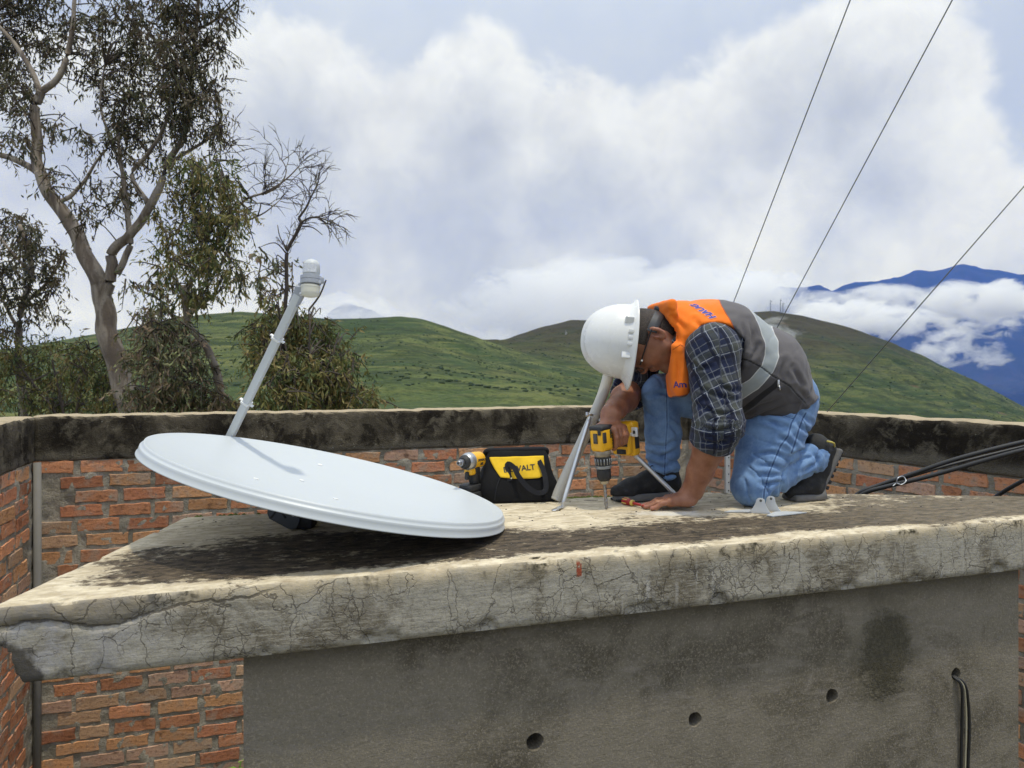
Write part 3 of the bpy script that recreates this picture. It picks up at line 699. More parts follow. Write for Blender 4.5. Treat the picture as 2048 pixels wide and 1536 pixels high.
def beam_fn(t, b):
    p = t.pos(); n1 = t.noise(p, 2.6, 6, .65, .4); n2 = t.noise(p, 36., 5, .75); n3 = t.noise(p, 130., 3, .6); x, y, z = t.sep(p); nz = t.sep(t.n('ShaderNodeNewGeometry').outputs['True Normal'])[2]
    c = t.mix(t.ss(n1, .38, .70), (.020, .016, .012), (.135, .115, .082)); c = t.mix(t.ss(n2, .56, .75, 0, .5), c, (.15, .13, .10))
    c = t.mix(t.m('MULTIPLY', t.ss(t.m('ADD', z, t.m('MULTIPLY_ADD', n1, .22, -.11)), 2.235, 2.165), .75), c, (.185, .165, .13))
    c = t.mix(t.ss(t.noise(p, 8., 6, .7, .5), .50, .64, 0, .65), c, (.19, .165, .12)); c = t.mix(t.ss(t.noise(t.v('ADD', p, (7, 7, 7)), 5., 6, .7, .5), .52, .62, 0, .8), c, (.014, .011, .008))
    spot = t.vor(p, 26.); c = t.mix(t.m('MULTIPLY', t.ss(t.m('ADD', spot, t.m('MULTIPLY', n2, .25)), .24, .17), t.ss(n1, .50, .62)), c, (.34, .33, .28))
    stk = t.noise(t.comb(t.m('MULTIPLY', x, 14.), t.m('MULTIPLY', y, 14.), t.m('MULTIPLY', z, 1.5)), 1., 4, .6); c = t.mix(t.ss(stk, .58, .75, 0, .45), c, (.008, .007, .006))
    top = t.mix(n2, (.36, .28, .18), (.56, .47, .33)); top = t.mix(t.ss(n1, .55, .7, 0, .7), top, (.12, .10, .07))  # paler upward faces: sunlight on the cap put into its colour
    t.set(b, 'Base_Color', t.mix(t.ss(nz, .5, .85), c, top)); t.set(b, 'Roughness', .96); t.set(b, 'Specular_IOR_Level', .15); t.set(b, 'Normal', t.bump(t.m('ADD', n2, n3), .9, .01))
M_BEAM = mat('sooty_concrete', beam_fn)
def brick_mesh(L, H, seed):
    rg = random.Random(seed); D = .05; nx = 5; V = []; F = []
    # front ring with an uneven outline, a chamfer ring and the back ring: about 50 triangles
    top = [(-L/2+L*i/nx, H/2) for i in range(nx)]; rgt = [(L/2, H/2), (L/2, 0)]; bot = [(L/2-L*i/nx, -H/2) for i in range(nx)]; lft = [(-L/2, -H/2), (-L/2, 0)]
    ring = [(x+rg.uniform(-.005, .004), z+rg.uniform(-.0045, .0035)) for x, z in top+rgt+bot+lft]; n = len(ring)
    for sc, y, jit in ((.965, -.005, .0010), (1., .0, .0015), (1., D, 0)):
        for x, z in ring: V.append((x*(1-(1-sc)*.5), y+rg.uniform(-jit, jit), z*(1-(1-sc)*2.6)))
    for r in range(2):
        for k in range(n): F.append((r*n+k, (r+1)*n+k, (r+1)*n+(k+1) % n, r*n+(k+1) % n))
    F.append(tuple(range(n)))
    me = bpy.data.meshes.new('brick'); me.from_pydata(V, [], F); me.update(); return me
BRK = {}
def get_brick(kind, var, mi):
    k = (kind, var, mi)
    if k not in BRK:
        L = {0: .220, 1: .10, 2: .155}[kind]; me = brick_mesh(L, .0635+.002*var, hash(k) % 9999); me.materials.append(M_BRICKS[mi]); BRK[k] = me
    return BRK[k]
WTOP = ZC-.28; BEAM = .255; COURSE = .0855
def brick_wall(A, B, label, want, seed, face=1):
    """A to B is the visible foot line of the wall; the face looks to the left of A->B when face = -1"""
    rg = random.Random(seed); A = Vector(A); B = Vector(B); d = (B-A).normalized(); L = (B-A).length; n = Vector((-d.y, d.x, 0))*face; th = .2
    e = thing('brick_wall', (A.x, A.y, 0), label, 'wall')
    # mortar bed, slightly uneven
    zt = WTOP-BEAM; V = []; F = []; nu, nv = int(L/.022), int(zt/.022)
    for j in range(nv+1):
        for i in range(nu+1):
            s, z = L*i/nu, zt*j/nv; q = Vector((A.x+d.x*s, A.y+d.y*s, z)); V.append(q+n*(.002+max(-.004, fbm(q*21, 4)*.012)))
    F = [(j*(nu+1)+i, j*(nu+1)+i+1, (j+1)*(nu+1)+i+1, (j+1)*(nu+1)+i) for j in range(nv) for i in range(nu)]
    b0 = len(V); back = -n*th
    for s, z in ((0, 0), (L, 0), (L, zt), (0, zt)): V.append(A+d*s+back+Vector((0, 0, z)))
    F += [(b0+1, b0, b0+3, b0+2), (b0, 0, nv*(nu+1), b0+3), (nu, b0+1, b0+2, nv*(nu+1)+nu)]
    mk('mortar_bed', V, F, M_MORTAR, e, smooth=True)
    # cap beam
    V, F = [], []; nu = int(L/.03); prof = [(-th-.01, -BEAM), (-th-.012, -.02), (-th+.01, 0), (-th/2, .004), (-.012, .002), (.004, -.004), (.012, -.018)]+[(.013, -.018-(BEAM-.03)*k/9) for k in range(1, 10)]+[(.008, -BEAM), (-.02, -BEAM-.004)]
    for i in range(nu+1):
        for off, dz in prof:
            p = A+d*(L*i/nu); q = Vector((p.x, p.y, dz)); k = fbm(q*6, 4)*.006+fbm(q*26, 3)*.004
            V.append(Vector((p.x, p.y, WTOP+dz))+n*(off+k*(1 if off > 0 else .3))+Vector((0, 0, k*1.1)))
    m = len(prof); F = [(i*m+k, (i+1)*m+k, (i+1)*m+k+1, i*m+k+1) for i in range(nu) for k in range(m-1)]; F += [tuple(range(m)), tuple(nu*m+k for k in range(m-1, -1, -1))]
    if face > 0: F = [f[::-1] for f in F]
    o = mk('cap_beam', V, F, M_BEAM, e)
    # bricks
    ang = math.atan2(d.y, d.x) if face < 0 else math.atan2(-d.y, -d.x)
    row = 0; z = zt-.042
    while z > .03:
        s = -.02-(.11 if row % 2 else .0)+rg.uniform(-.02, .02)
        while s < L:
            kd = 0 if rg.random() > .10 else rg.choice((1, 2)); bl = {0: .220, 1: .10, 2: .155}[kd]; c = s+bl/2; s += bl+rg.uniform(.018, .042)
            if c-bl/2 < -.03 or c+bl/2 > L+.02 or not want(c, z): continue
            me = get_brick(kd, rg.randrange(5), rg.choices(range(5), (5, 4, 3, 2, 2))[0]); o = bpy.data.objects.new('brick', me); COL.objects.link(o)
            p = A+d*c+n*rg.uniform(.001, .005); o.location = (p.x, p.y, z+rg.uniform(-.006, .006)); o.rotation_euler = (rg.uniform(-.02, .02), rg.uniform(-.022, .022), ang+rg.uniform(-.02, .02)); adopt(o, e)
        z -= COURSE; row += 1
    return e
CL, CR = Vector((-2.73, 4.274, 0)), Vector((1.322, 5.602, 0))
LW = CL+Vector((.331, -1, 0)).normalized()*1.3; RW = CR+Vector((.592, -1, 0)).normalized()*3.1
back = brick_wall(CL, CR, 'long brick wall with sooty concrete cap behind the dish and tool bag', lambda s, z: (s < 1.95) or z > 1.70, 5, -1)
left = brick_wall(LW, CL, 'short brick wall with concrete cap at the left edge of the picture', lambda s, z: s > .62, 6, -1)
right = brick_wall(CR, RW, 'brick wall with mossy concrete cap at the right behind the black cables', lambda s, z: z > 1.70 or s > 2.05, 7, -1)
# grey pipe up the left corner and a drilled steel post by the right wall
M_GREY = grain((.20, .19, .17), .25, .85, 30., .4)
p = CL+Vector((.035, -.02, 0))
tube('corner_pipe', [p+Vector((0, 0, -.02)), p+Vector((.004, 0, 1.1)), p+Vector((0, .003, 2.16))], .021, M_GREY, None, seg=12)
tag(bpy.data.objects['corner_pipe'], 'thin grey pipe running up the left corner of the brick walls', 'pipe')
pp = P(1456, 985, 5.0); post = thing('steel_post', (pp.x, pp.y, 0), 'pale drilled steel post standing by the brick wall behind the kneeling man', 'post')
M_GALV = grain((.42, .42, .41), .2, .45, 60., .2, .5)
for nm, c, sz in (('flange', (pp.x, pp.y, 1.07), (.030, .004, 2.1)), ('web', (pp.x-.0135, pp.y+.016, 1.07), (.004, .028, 2.1))): rbox(nm, Vector(c), sz, M_GALV, post, bev=.001)
for k in range(9): lathe('bolt_hole', [(0, .0045), (.001, .0045)], Vector((pp.x+.004, pp.y-.0022, 2.1-.055*k)), (0, -1, 0), M_BLACK, post, seg=8)
# moss along the slab's far edge
def moss():
    V, F = [], []; rg = random.Random(3)
    for k in range(420):
        f = rg.random(); p = POLY[4].lerp(POLY[3], f); 
        if rg.random() > (.9 if .60 < f < .78 else .25): continue
        p = p-INW*rg.uniform(.0, .02); r = rg.uniform(.004, .011); b = len(V)
        for a in range(6): V.append((p.x+r*math.cos(a)*1.6, p.y+r*math.sin(a), ZS-.004))
        V.append((p.x, p.y, ZS+r*.55)); F += [(b+a, b+(a+1) % 6, b+6) for a in range(6)]
    tag(mk('moss', V, F, grain((.13, .15, .02), .4, .95, 80.)), 'yellow-green moss along the far edge of the slab', 'moss', kind='stuff')
moss()
# ================================================================== satellite dish
M_DISH = grain((.50, .53, .545), .055, .40, 60., big=3.); M_ARM = grain((.56, .58, .58), .05, .4, 40.); M_DARKM = grain((.060, .066, .074), .2, .5, 50.)
M_WHITE = grain((.74, .74, .72), .04, .35, 40.); M_CREAMP = grain((.66, .64, .54), .05, .4, 40.); M_LGREY = grain((.36, .38, .42), .08, .45, 40.); M_STEEL = grain((.62, .63, .65), .12, .28, 90., 0., .9)
M_ZINC = grain((.55, .56, .57), .15, .34, 50., 0., .75); M_BOLT = grain((.6, .6, .6), .1, .3, 60., 0., .8)
DC = Vector((-.556, 2.33, ZS+.168)); DN = Vector((.238, .050, 1)).normalized(); DR = .537
dish = thing('satellite_dish', G(700, 1075), 'round pale grey satellite dish lying face up on the slab with its feed arm raised', 'satellite dish')
dep = .070
prof = [(dep*((k/26)**2-1), max(.0005, DR*k/26)) for k in range(27)]
prof += [(.002, DR+.003), (.0015, DR+.006), (-.004, DR+.0075), (-.009, DR+.0095), (-.0105, DR+.013), (-.0125, DR+.0145), (-.018, DR+.0150), (-.030, DR+.0165), (-.033, DR+.0195), (-.0355, DR+.020), (-.0365, DR+.017), (-.032, DR+.0135), (-.012, DR+.010), (-.010, DR+.004)]
prof += [(dep*((k/20)**2-1)-.0035, max(.0005, DR*k/20)) for k in range(19, -1, -1)]
V, F = lathe_vf(prof, DC, DN, 128); mk('reflector', V, F, M_DISH, dish)
def on_dish(px, py):
    o = Vector((0, 0, ZC)); d = Vector(((px-CX)/FPX, 1, -(py-HY)/FPX)); tt = 2.6
    for _ in range(60):
        p = o+d*tt; r = (p-DC)-DN*(p-DC).dot(DN); hh = (p-DC).dot(DN)-dep*((r.length/DR)**2-1); tt += hh*1.2/max(.05, -d.dot(DN)*.6+.1)*.5
    return o+d*tt
bpy.context.view_layer.update()
dbv = BVHTree.FromObject(bpy.data.objects['reflector'], bpy.context.evaluated_depsgraph_get()); dinv = world_of(bpy.data.objects['reflector'])
def hit_dish(px, py):
    d = Vector(((px-CX)/FPX, 1, -(py-HY)/FPX)).normalized(); h = dbv.ray_cast(dinv.inverted() @ Vector((0, 0, ZC)), d); return (dinv @ h[0], h[1])
for px, py in ((512, 958), (603, 961), (671, 998), (640, 930)):
    q, nn = hit_dish(px, py); lathe('bolt_head', [(-.002, .0085), (.002, .0085), (.0032, .007), (.0042, .004), (.0044, .001)], q, nn, M_WHITE, dish, seg=14)
# feed arm and converter
A0 = Vector((-1.058, 2.705, ZS+.165)); A1 = P(598, 588, 2.455)
arm = bpy.data.objects.new('feed_arm', None)
def square_tube(name, a, b, w, h, m, parent, up):
    x, y, z = frame(b-a, up); M = axes(x, y, z, (a+b)/2); o = plate(name, [(-w/2, -h/2), (w/2, -h/2), (w/2, h/2), (-w/2, h/2)], (b-a).length, M, m, parent, bev=.0025); return o
fa = square_tube('feed_arm', A0, A1, .024, .032, M_ARM, dish, (0, 1, 0))
for f in (.37, .75):
    c = A0.lerp(A1, f); x, y, z = frame(A1-A0, (0, 1, 0)); M = axes(x, y, z, c)
    o = plate('cable_clip', [(-.0155, -.0195), (.0155, -.0195), (.0155, .0195), (-.0155, .0195)], .008, M, M_WHITE, fa, bev=.0015); rbox('clip_ear', c+x*.021, (.012, .012, .005), M_WHITE, fa, rot=M.to_3x3(), bev=.001); rbox('clip_ear', c-x*.021, (.012, .012, .005), M_WHITE, fa, rot=M.to_3x3(), bev=.001)
LB, LT = P(620, 594, 2.44), P(624, 519, 2.455); LD = (LT-LB).normalized(); LL = (LT-LB).length
lnb = lathe('converter_body', [(.042, .0235), (.056, .0262), (.075, .0262), (.078, .0275), (LL*.80, .0275), (LL*.84, .0272), (LL*.90, .025), (LL*.96, .0185), (LL*.995, .009), (LL, .001)], LB, LD, grain((.52, .54, .54), .05, .45, 40.), dish)
lathe('feed_cap', [(0, .001), (.0015, .019), (.004, .0255), (.009, .0292), (.014, .0302), (.030, .0305), (.031, .0315), (.037, .0315), (.038, .028), (.042, .024)], LB, LD, M_CREAMP, lnb)
cl = lathe('clamp_collar', [(.042, .0305), (.043, .0335), (.055, .034), (.056, .0325), (.058, .034), (.068, .034), (.069, .030)], LB, LD, M_LGREY, dish)
rbox('clamp_ear', LB+LD*.054+Vector((.036, -.006, 0)), (.016, .014, .02), M_LGREY, cl, bev=.002); lathe('clamp_screw', [(0, .003), (.012, .003), (.012, .0055), (.016, .0055)], LB+LD*.052+Vector((.036, -.010, -.004)), (0, -1, 0), M_BOLT, cl, seg=10)
tb = LB+LD*.055; ar = plate('arm_fork', [(-.016, -.05), (.016, -.05), (.017, .012), (.0, .02), (-.017, .012)], .030, axes(Vector((0, 1, 0)).cross(A1-A0), A1-A0, Vector((A1-A0).cross(Vector((0, 1, 0)).cross(A1-A0))), A1+(A1-A0).normalized()*.012), M_LGREY, fa, bev=.003)
lathe('bolt_head', [(0, .006), (.005, .006), (.007, .003)], A1+Vector((.012, -.017, -.002)), (0, -1, 0), M_BOLT, fa, seg=12)
rbox('arm_bridge', (A1+tb)/2+Vector((-.004, .002, .004)), (.034, .022, .022), M_LGREY, fa, bev=.004)
# paper label on the converter: white film with dark print
def label_fn(t, b):
    q = t.obj(); z = t.m('MULTIPLY', t.sep(q)[2], 1.); ln = t.m('FRACT', t.m('MULTIPLY', z, 260.)); n = t.noise(t.v('MULTIPLY', q, (900., 900., 260.)), 1., 2)
    t.set(b, 'Base_Color', t.mix(t.m('MULTIPLY', t.m('LESS_THAN', ln, .45), t.ss(n, .48, .56)), (.72, .74, .78), (.10, .11, .14))); t.set(b, 'Roughness', .4)
V, F = [], []; x_, y_, _ = frame(LD)
for j in range(2):
    for k in range(13):
        w = math.radians(-62+110*k/12); dv = Vector((math.sin(w), -math.cos(w), 0)); dv = (dv-LD*dv.dot(LD)).normalized(); V.append(LB+LD*(LL*(.62 if j == 0 else .84))+dv*.0285)
F = [(k, k+1, 14+k, 13+k) for k in range(12)]; mk('printed_label', V, F, mat('label_film', label_fn), lnb)
# mount under the reflector
bb = G(577, 1061); br = rbox('mount_block', bb+Vector((.030, .045, .036)), (.080, .07, .068), grain((.012, .012, .013), .2, .5, 50.), dish, bev=.008)
out = [(-.058, .082), (.044, .066), (.036, .02), (.028, .005), (.014, .0), (.004, .002), (-.054, .034), (-.060, .05)]
for dy, nm in ((0., 'mount_cheek'), (.085, 'mount_cheek')):
    M = axes((1, .05, 0), (0, 0, 1), (.05, -1, 0), bb+Vector((-.004, dy, .003))); ck = plate(nm, out, .0045, M, M_DARKM, dish, bev=.001)
    if dy == 0:
        for c0, r0, a0, a1 in (((.035, .070), .052, 172, 222), ((-.085, .075), .052, -48, -6)):
            pts = [M @ Vector((c0[0]+r0*math.cos(math.radians(a0+(a1-a0)*k/8)), c0[1]+r0*math.sin(math.radians(a0+(a1-a0)*k/8)), .0022)) for k in range(9)]
            tube('slot', pts, .0036, M_BLACK, ck, seg=6, flat=.25, up=(0, 1, 0))
        lathe('bolt_head', [(0, .0075), (.003, .0075), (.003, .0055), (.009, .0055), (.010, .003)], M @ Vector((.020, .048, .002)), (0, -1, 0), M_BOLT, ck, seg=12)

# ================================================================== antenna stand: bent mast with two struts
M_MASTT = grain((.47, .455, .41), .08, .38, 30.)
stand = thing('antenna_stand', P(1112, 998, 2.80), 'bent pale tube stand leaning on two silver struts between the tool bag and the man', 'antenna stand')
pts = smooth_line([P(1111, 998, 2.80), P(1134, 948, 2.81), P(1160, 893, 2.82), P(1186, 836, 2.83), P(1203, 795, 2.84), P(1215, 757, 2.85), P(1221, 720, 2.86), P(1222, 690, 2.87)], 6)
tube('mast', pts, .0205, M_MASTT, stand, seg=20)
lathe('mast_foot', [(0, .018), (.003, .0215), (.010, .0215), (.012, .0205)], pts[0]+Vector((-.001, 0, -.004)), pts[1]-pts[0], M_MASTT, stand, seg=20)
def strut(top, foot, toe, nm='strut'):
    d = (top-foot); n = 16; V, F = [], []; L = d.length
    pp_ = [foot+d*(k/n) for k in range(n+1)]; rr = [.0085*(min(1, .45+k/n*6) if k < n-3 else 1) for k in range(n+1)]; rr[-1] = .006
    st = tube(nm, pp_, rr, M_ZINC, stand, seg=12)
    M = axes(toe-foot, Vector((0, 0, 1)).cross(toe-foot), (0, 0, 1), (foot+toe)/2); w = (toe-foot).length
    o = plate('strut_foot', [(-w*.55, -.009), (w*.3, -.0105), (w*.46, -.008), (w*.54, 0), (w*.46, .008), (w*.3, .0105), (-w*.55, .009)], .003, M, M_ZINC, st, bev=.0008)
    lathe('foot_hole', [(0, .0052), (.0006, .0052)], M @ Vector((w*.15, 0, .0017)), (0, 0, 1), grain((.35, .3, .2), .1, .9), st, seg=12)
    return st
f1 = G(1124, 1017)+Vector((0, 0, .008)); strut(P(1180, 834, 2.80), f1, G(1106, 1023)+Vector((0, 0, .003)))
f2 = G(1367, 1010)+Vector((0, 0, .008)); strut(P(1197, 838, 2.82), f2, G(1384, 1016)+Vector((0, 0, .003)))
for a, b in ((P(1173, 829, 2.78), P(1186, 830, 2.79)), (P(1203, 832, 2.80), P(1217, 834, 2.83))):
    tube('bolt', [a, b], .0055, M_BOLT, stand, seg=10)
lathe('wing_nut', [(0, .010), (.007, .010), (.009, .005)], P(1176, 829, 2.785), (-1, -.4, .1), M_BOLT, stand, seg=6)
tube('hook_bolt', smooth_line([P(1201, 825, 2.80), P(1206, 829, 2.795), P(1207, 840, 2.795), P(1202, 846, 2.80)], 4), .0035, M_BOLT, stand, seg=8)

# ================================================================== power tools
M_YEL = grain((.80, .42, .012), .06, .42, 60., .05); M_BLK = grain((.018, .018, .019), .25, .6, 70., .15); M_TAN = grain((.30, .26, .20), .2, .4, 60., 0., .5); M_GR = grain((.30, .31, .32), .15, .4, 60., 0., .6)
M_BITM = grain((.30, .30, .31), .2, .3, 90., 0., .9); M_CLIP = grain((.78, .79, .8), .05, .3, 60., 0., .3); M_SMOKE = grain((.05, .045, .04), .2, .2, 40.)
DT = P(1201, 851, 2.63); DTIP = G(1213, 1019); da = (DTIP-DT).normalized(); hx = Vector((.69, .72, 0)); hx = (hx-da*hx.dot(da)).normalized(); hs_ = da.cross(hx).normalized(); LT_ = (DTIP-DT).length
drill = thing('cordless_drill', DTIP, 'yellow and black cordless drill held bit-down in the man\'s hand', 'drill')
def dp(a, h=0., s=0.): return DT+da*a+hx*h+hs_*s
DM = Matrix((hx, hs_, da)).transposed()
hsg = rbox('motor_housing', dp(.047, .002), (.070, .060, .086), M_YEL, drill, rot=DM, bev=.014, segs=3)
rbox('rear_cap', dp(.008, .002), (.071, .061, .020), M_BLK, hsg, rot=DM, bev=.009, segs=3)
fside = 1 if hs_.y < 0 else -1                      # the side that faces the camera
rbox('speed_window', dp(.040, -.020, fside*.0295), (.017, .006, .038), M_SMOKE, hsg, rot=DM, bev=.0025)
rbox('side_recess', dp(.030, .0155, fside*.0298), (.008, .004, .03), M_BLK, hsg, rot=DM, bev=.0015)
rbox('front_window', dp(.042, -.0345, 0), (.006, .017, .036), M_SMOKE, hsg, rot=DM, bev=.0025); rbox('front_recess', dp(.020, -.0345, .018), (.004, .012, .02), M_BLK, hsg, rot=DM, bev=.001)
lathe('gear_case', [(0, .0285), (.004, .0305), (.016, .0290), (.021, .0265)], dp(.088), da, M_TAN, drill)
cr = lathe('clutch_ring', [(0, .0262), (.002, .0295), (.030, .0282), (.031, .0265)], dp(.109), da, M_BLK, drill)
for k in range(16):
    w = 2*PI*k/16; o_ = hx*math.cos(w)+hs_*math.sin(w); tube('grip_rib', [dp(.115)+o_*.0288, dp(.136)+o_*.0282], .0019, M_GR, cr, seg=6)
lathe('grey_ring', [(0, .0268), (.001, .0284), (.010, .0280), (.012, .0250)], dp(.140), da, M_GR, drill)
lathe('chuck', [(0, .0242), (.003, .0252), (.026, .0248), (.036, .0235), (.041, .0195), (.043, .018)], dp(.152), da, M_BLK, drill)
lathe('chuck_nose', [(0, .0175), (.009, .0145), (.011, .0135), (.012, .006)], dp(.195), da, grain((.40, .36, .27), .15, .35, 60., 0., .7), drill)
V, F = [], []; nb = 60; b0_, b1_ = .206, LT_
for i in range(nb+1):
    f = i/nb; a_ = b0_+(b1_-b0_)*f; tw = f*PI*5.5 if f > .25 else .25*PI*5.5; r = .0058 if f < .25 else .0062; tip = max(.12, min(1, (1-f)/.045))
    for k in range(12):
        w = 2*PI*k/12; rr = r*tip*(1 if f < .25 else (.62+.38*abs(math.cos(w-tw))))
        V.append(dp(a_)+(hx*math.cos(w)+hs_*math.sin(w))*rr)
F = [(i*12+k, i*12+(k+1) % 12, (i+1)*12+(k+1) % 12, (i+1)*12+k) for i in range(nb) for k in range(12)]+[tuple(nb*12+k for k in range(12))]
mk('drill_bit', V, F, M_BITM, drill)
sd_ = SDF(tuple(min(dp(0)[i], dp(.1, .2)[i])-.09 for i in range(3)), tuple(max(dp(0)[i], dp(.1, .2)[i])+.09 for i in range(3)), .003)
sd_.cone(dp(.045, .02), dp(.058, .115), .021, .0185, .01); sd_.cone(dp(.055, .02), dp(.068, .115), .019, .0185, .01); V, F = sd_.mesh(2); mk('handle', V, F, M_BLK, drill)
rbox('trigger', dp(.084, .040), (.024, .016, .014), M_BLK, drill, rot=DM, bev=.004)
ft = rbox('battery_foot', dp(.066, .122), (.030, .074, .112), M_YEL, drill, rot=DM, bev=.009, segs=3)
bt = rbox('battery', dp(.068, .160), (.046, .076, .126), M_YEL, drill, rot=DM, bev=.011, segs=3)
def bplate(name, a, s, la, ls, m, up=.0, bev=.002): return rbox(name, dp(.066+a, .107-up, s), (.004, ls, la), m, ft, rot=DM, bev=bev)
bplate('rubber_panel', -.010, .010, .070, .044, M_BLK, bev=.004); bplate('rubber_toe', .044, .004, .018, .040, M_BLK); bplate('gauge_frame', .020, -.016, .030, .026, M_YEL, up=.001, bev=.003); bplate('gauge_button', .014, -.016, .012, .014, M_BLK, up=.003); bplate('gauge_lights', .027, -.016, .005, .019, M_BLK, up=.003); bplate('badge', -.034, -.002, .007, .010, M_YEL, up=.003)
rbox('battery_grip', dp(.070, .160, .0375), (.026, .004, .070), M_BLK, bt, rot=DM, bev=.002)
hk = rbox('belt_clip', dp(.040, .132, .050), (.010, .024, .034), M_CLIP, drill, rot=DM, bev=.002); rbox('clip_arm', dp(.048, .128, .040), (.014, .014, .012), M_CLIP, hk, rot=DM, bev=.002); rbox('clip_slot', dp(.040, .1265, .051), (.003, .009, .012), M_BLK, hk, rot=DM, bev=.0008)
Mx = axes(da*-1, hx, hs_*fside, dp(.055, .026, fside*.0312)) if False else axes(-da, Vector((-da)).cross(hs_*fside)*-1, hs_*fside, dp(.052, .027, fside*.0308))
text_obj('brand_lettering', 'DEWALT', .0145, Mx, M_BLK, hsg, bold=.0004)
# ---- impact driver standing on its battery behind the dish
IB = P(946, 921, 2.76); ia = Vector((-.52, -.855, .0)).normalized(); iz = Vector((.04, 0, 1)).normalized(); isd = iz.cross(ia).normalized(); IM = Matrix((ia, isd, iz)).transposed()
drv = thing('impact_driver', (IB.x, IB.y, ZS), 'small yellow impact driver standing on its battery beside the black tool bag', 'impact driver')
def ip(a, s=0., z=0.): return IB+ia*a+isd*s+iz*z
lathe('motor_barrel', [(-.050, .012), (-.048, .024), (-.040, .0295), (-.01, .031), (.018, .0305), (.020, .028)], IB, ia, M_YEL, drv)
lathe('gear_case', [(.018, .0285), (.021, .0325), (.034, .0325), (.046, .029), (.052, .024)], IB, ia, grain((.42, .43, .44), .1, .32, 60., 0., .8), drv)
nz_ = lathe('nose_guard', [(.048, .0255), (.056, .0255), (.064, .021), (.068, .016)], IB, ia, M_BLK, drv); lathe('bit_collar', [(.066, .0125), (.080, .0125), (.082, .0095), (.092, .009), (.094, .0075)], IB, ia, M_BITM, drv); lathe('bit_socket', [(.0941, .0055), (.0945, .0055)], IB, ia, M_BLACK, drv, seg=6)
for w in (.6, 2.7, 4.7): lathe('case_screw', [(0, .003), (.004, .003)], ip(.052)+(isd*math.cos(w)+iz*math.sin(w))*.0225, ia, M_BOLT, drv, seg=8)
sd_ = SDF((IB.x-.16, IB.y-.16, ZS), (IB.x+.16, IB.y+.16, ZS+.24), .003); sd_.cone(ip(.0, 0, -.02), ip(-.008, 0, -.075), .022, .017, .008); sd_.cone(ip(-.012, 0, -.02), ip(-.02, 0, -.075), .02, .017, .008); V, F = sd_.mesh(2); hd = mk('handle', V, F, M_BLK, drv)
rbox('handle_yoke', ip(.012, 0, -.036), (.040, .036, .030), M_YEL, drv, rot=IM, bev=.008); rbox('trigger', ip(.034, 0, -.052), (.016, .015, .030), M_BLK, drv, rot=IM, bev=.005)
rbox('battery_foot', ip(.002, 0, -.098), (.090, .056, .024), M_BLK, drv, rot=IM, bev=.007); rbox('battery', ip(.004, 0, -.1355), (.108, .070, .050), M_BLK, drv, rot=IM, bev=.009); rbox('battery_stripe', ip(.004, 0, -.128), (.1095, .0715, .010), M_BLK, drv, rot=IM, bev=.003)
ifs = -1 if isd.y > 0 else 1
text_obj('brand_lettering', 'DEWALT', .0125, axes(-ia*1, iz, isd*ifs, ip(-.014, ifs*.0312, .004)), M_BLK, drv, bold=.0003); text_obj('model_lettering', 'XR', .014, axes(-ia, iz, isd*ifs, ip(-.014, ifs*.0305, -.010)), M_BLK, drv, bold=.0004)

# ================================================================== tool bag
def cloth_fn(base):
    def fn(t, b):
        p = t.obj(); w = t.noise(p, 420., 2); n = t.noise(p, 14., 5, .6); k = t.m('MULTIPLY_ADD', n, .7, .62); t.set(b, 'Base_Color', t.mix(1., base, t.comb(k, k, k), 'MULTIPLY')); t.set(b, 'Roughness', .82); t.set(b, 'Specular_IOR_Level', .2); t.set(b, 'Normal', t.bump(t.m('ADD', w, t.m('MULTIPLY', n, 3.)), .45, .002))
    return fn
M_NYL = mat('black_nylon', cloth_fn((.008, .008, .009))); M_NYL2 = mat('black_webbing', cloth_fn((.017, .0175, .021))); M_YCL = mat('yellow_nylon', cloth_fn((.78, .50, .03)))
bx_ = Vector((.985, .17, 0)).normalized(); by_ = Vector((-.17, .985, 0)).normalized(); BC = P(1032, 1003, 2.86); BC.z = ZS
bag = thing('tool_bag', BC, 'black tool bag with a yellow front panel standing by the brick wall', 'tool bag')
def bw(x, y, z): return BC+bx_*x+by_*y+Vector((0, 0, z))
BH = .188
def bag_sec(f):
    """half length, half depth at height fraction f"""
    bulge = math.sin(min(1, f*1.6)*PI)*.006
    return .150-.032*f**1.5+bulge, .098*(1-f)**.75+.026*f+bulge*1.3
def bag_mesh():
    V, F = [], []; nz, nu = 26, 96
    for j in range(nz+1):
        f = j/nz; hl, hd = bag_sec(f); rr = .35
        for k in range(nu):
            w = 2*PI*k/nu; c, s = math.cos(w), math.sin(w); e = .32
            x = hl*math.copysign(abs(c)**e, c); y = hd*math.copysign(abs(s)**e, s)
            sag = -.018*abs(c)**3*max(0, f-.3) ; fold = math.sin(f*9+w*2)*.004*max(0, abs(c)-.75)*4+fbm(Vector((x*9, y*9, f*2)), 3)*.007*(1 if f < .97 else .4)
            nx, ny = c, s; V.append(bw(x+nx*(fold+sag*.7), y+ny*fold, f*BH*(1-.03*abs(c))+.003+(.010 if j == 0 else 0)*0))
    F = [(j*nu+k, j*nu+(k+1) % nu, (j+1)*nu+(k+1) % nu, (j+1)*nu+k) for j in range(nz) for k in range(nu)]+[tuple(range(nu-1, -1, -1)), tuple(nz*nu+k for k in range(nu))]
    return mk('bag_body', V, F, M_NYL, bag)
bagb = bag_mesh()
bpy.context.view_layer.update(); bbv = BVHTree.FromObject(bagb, bpy.context.evaluated_depsgraph_get()); binv = world_of(bagb).inverted()
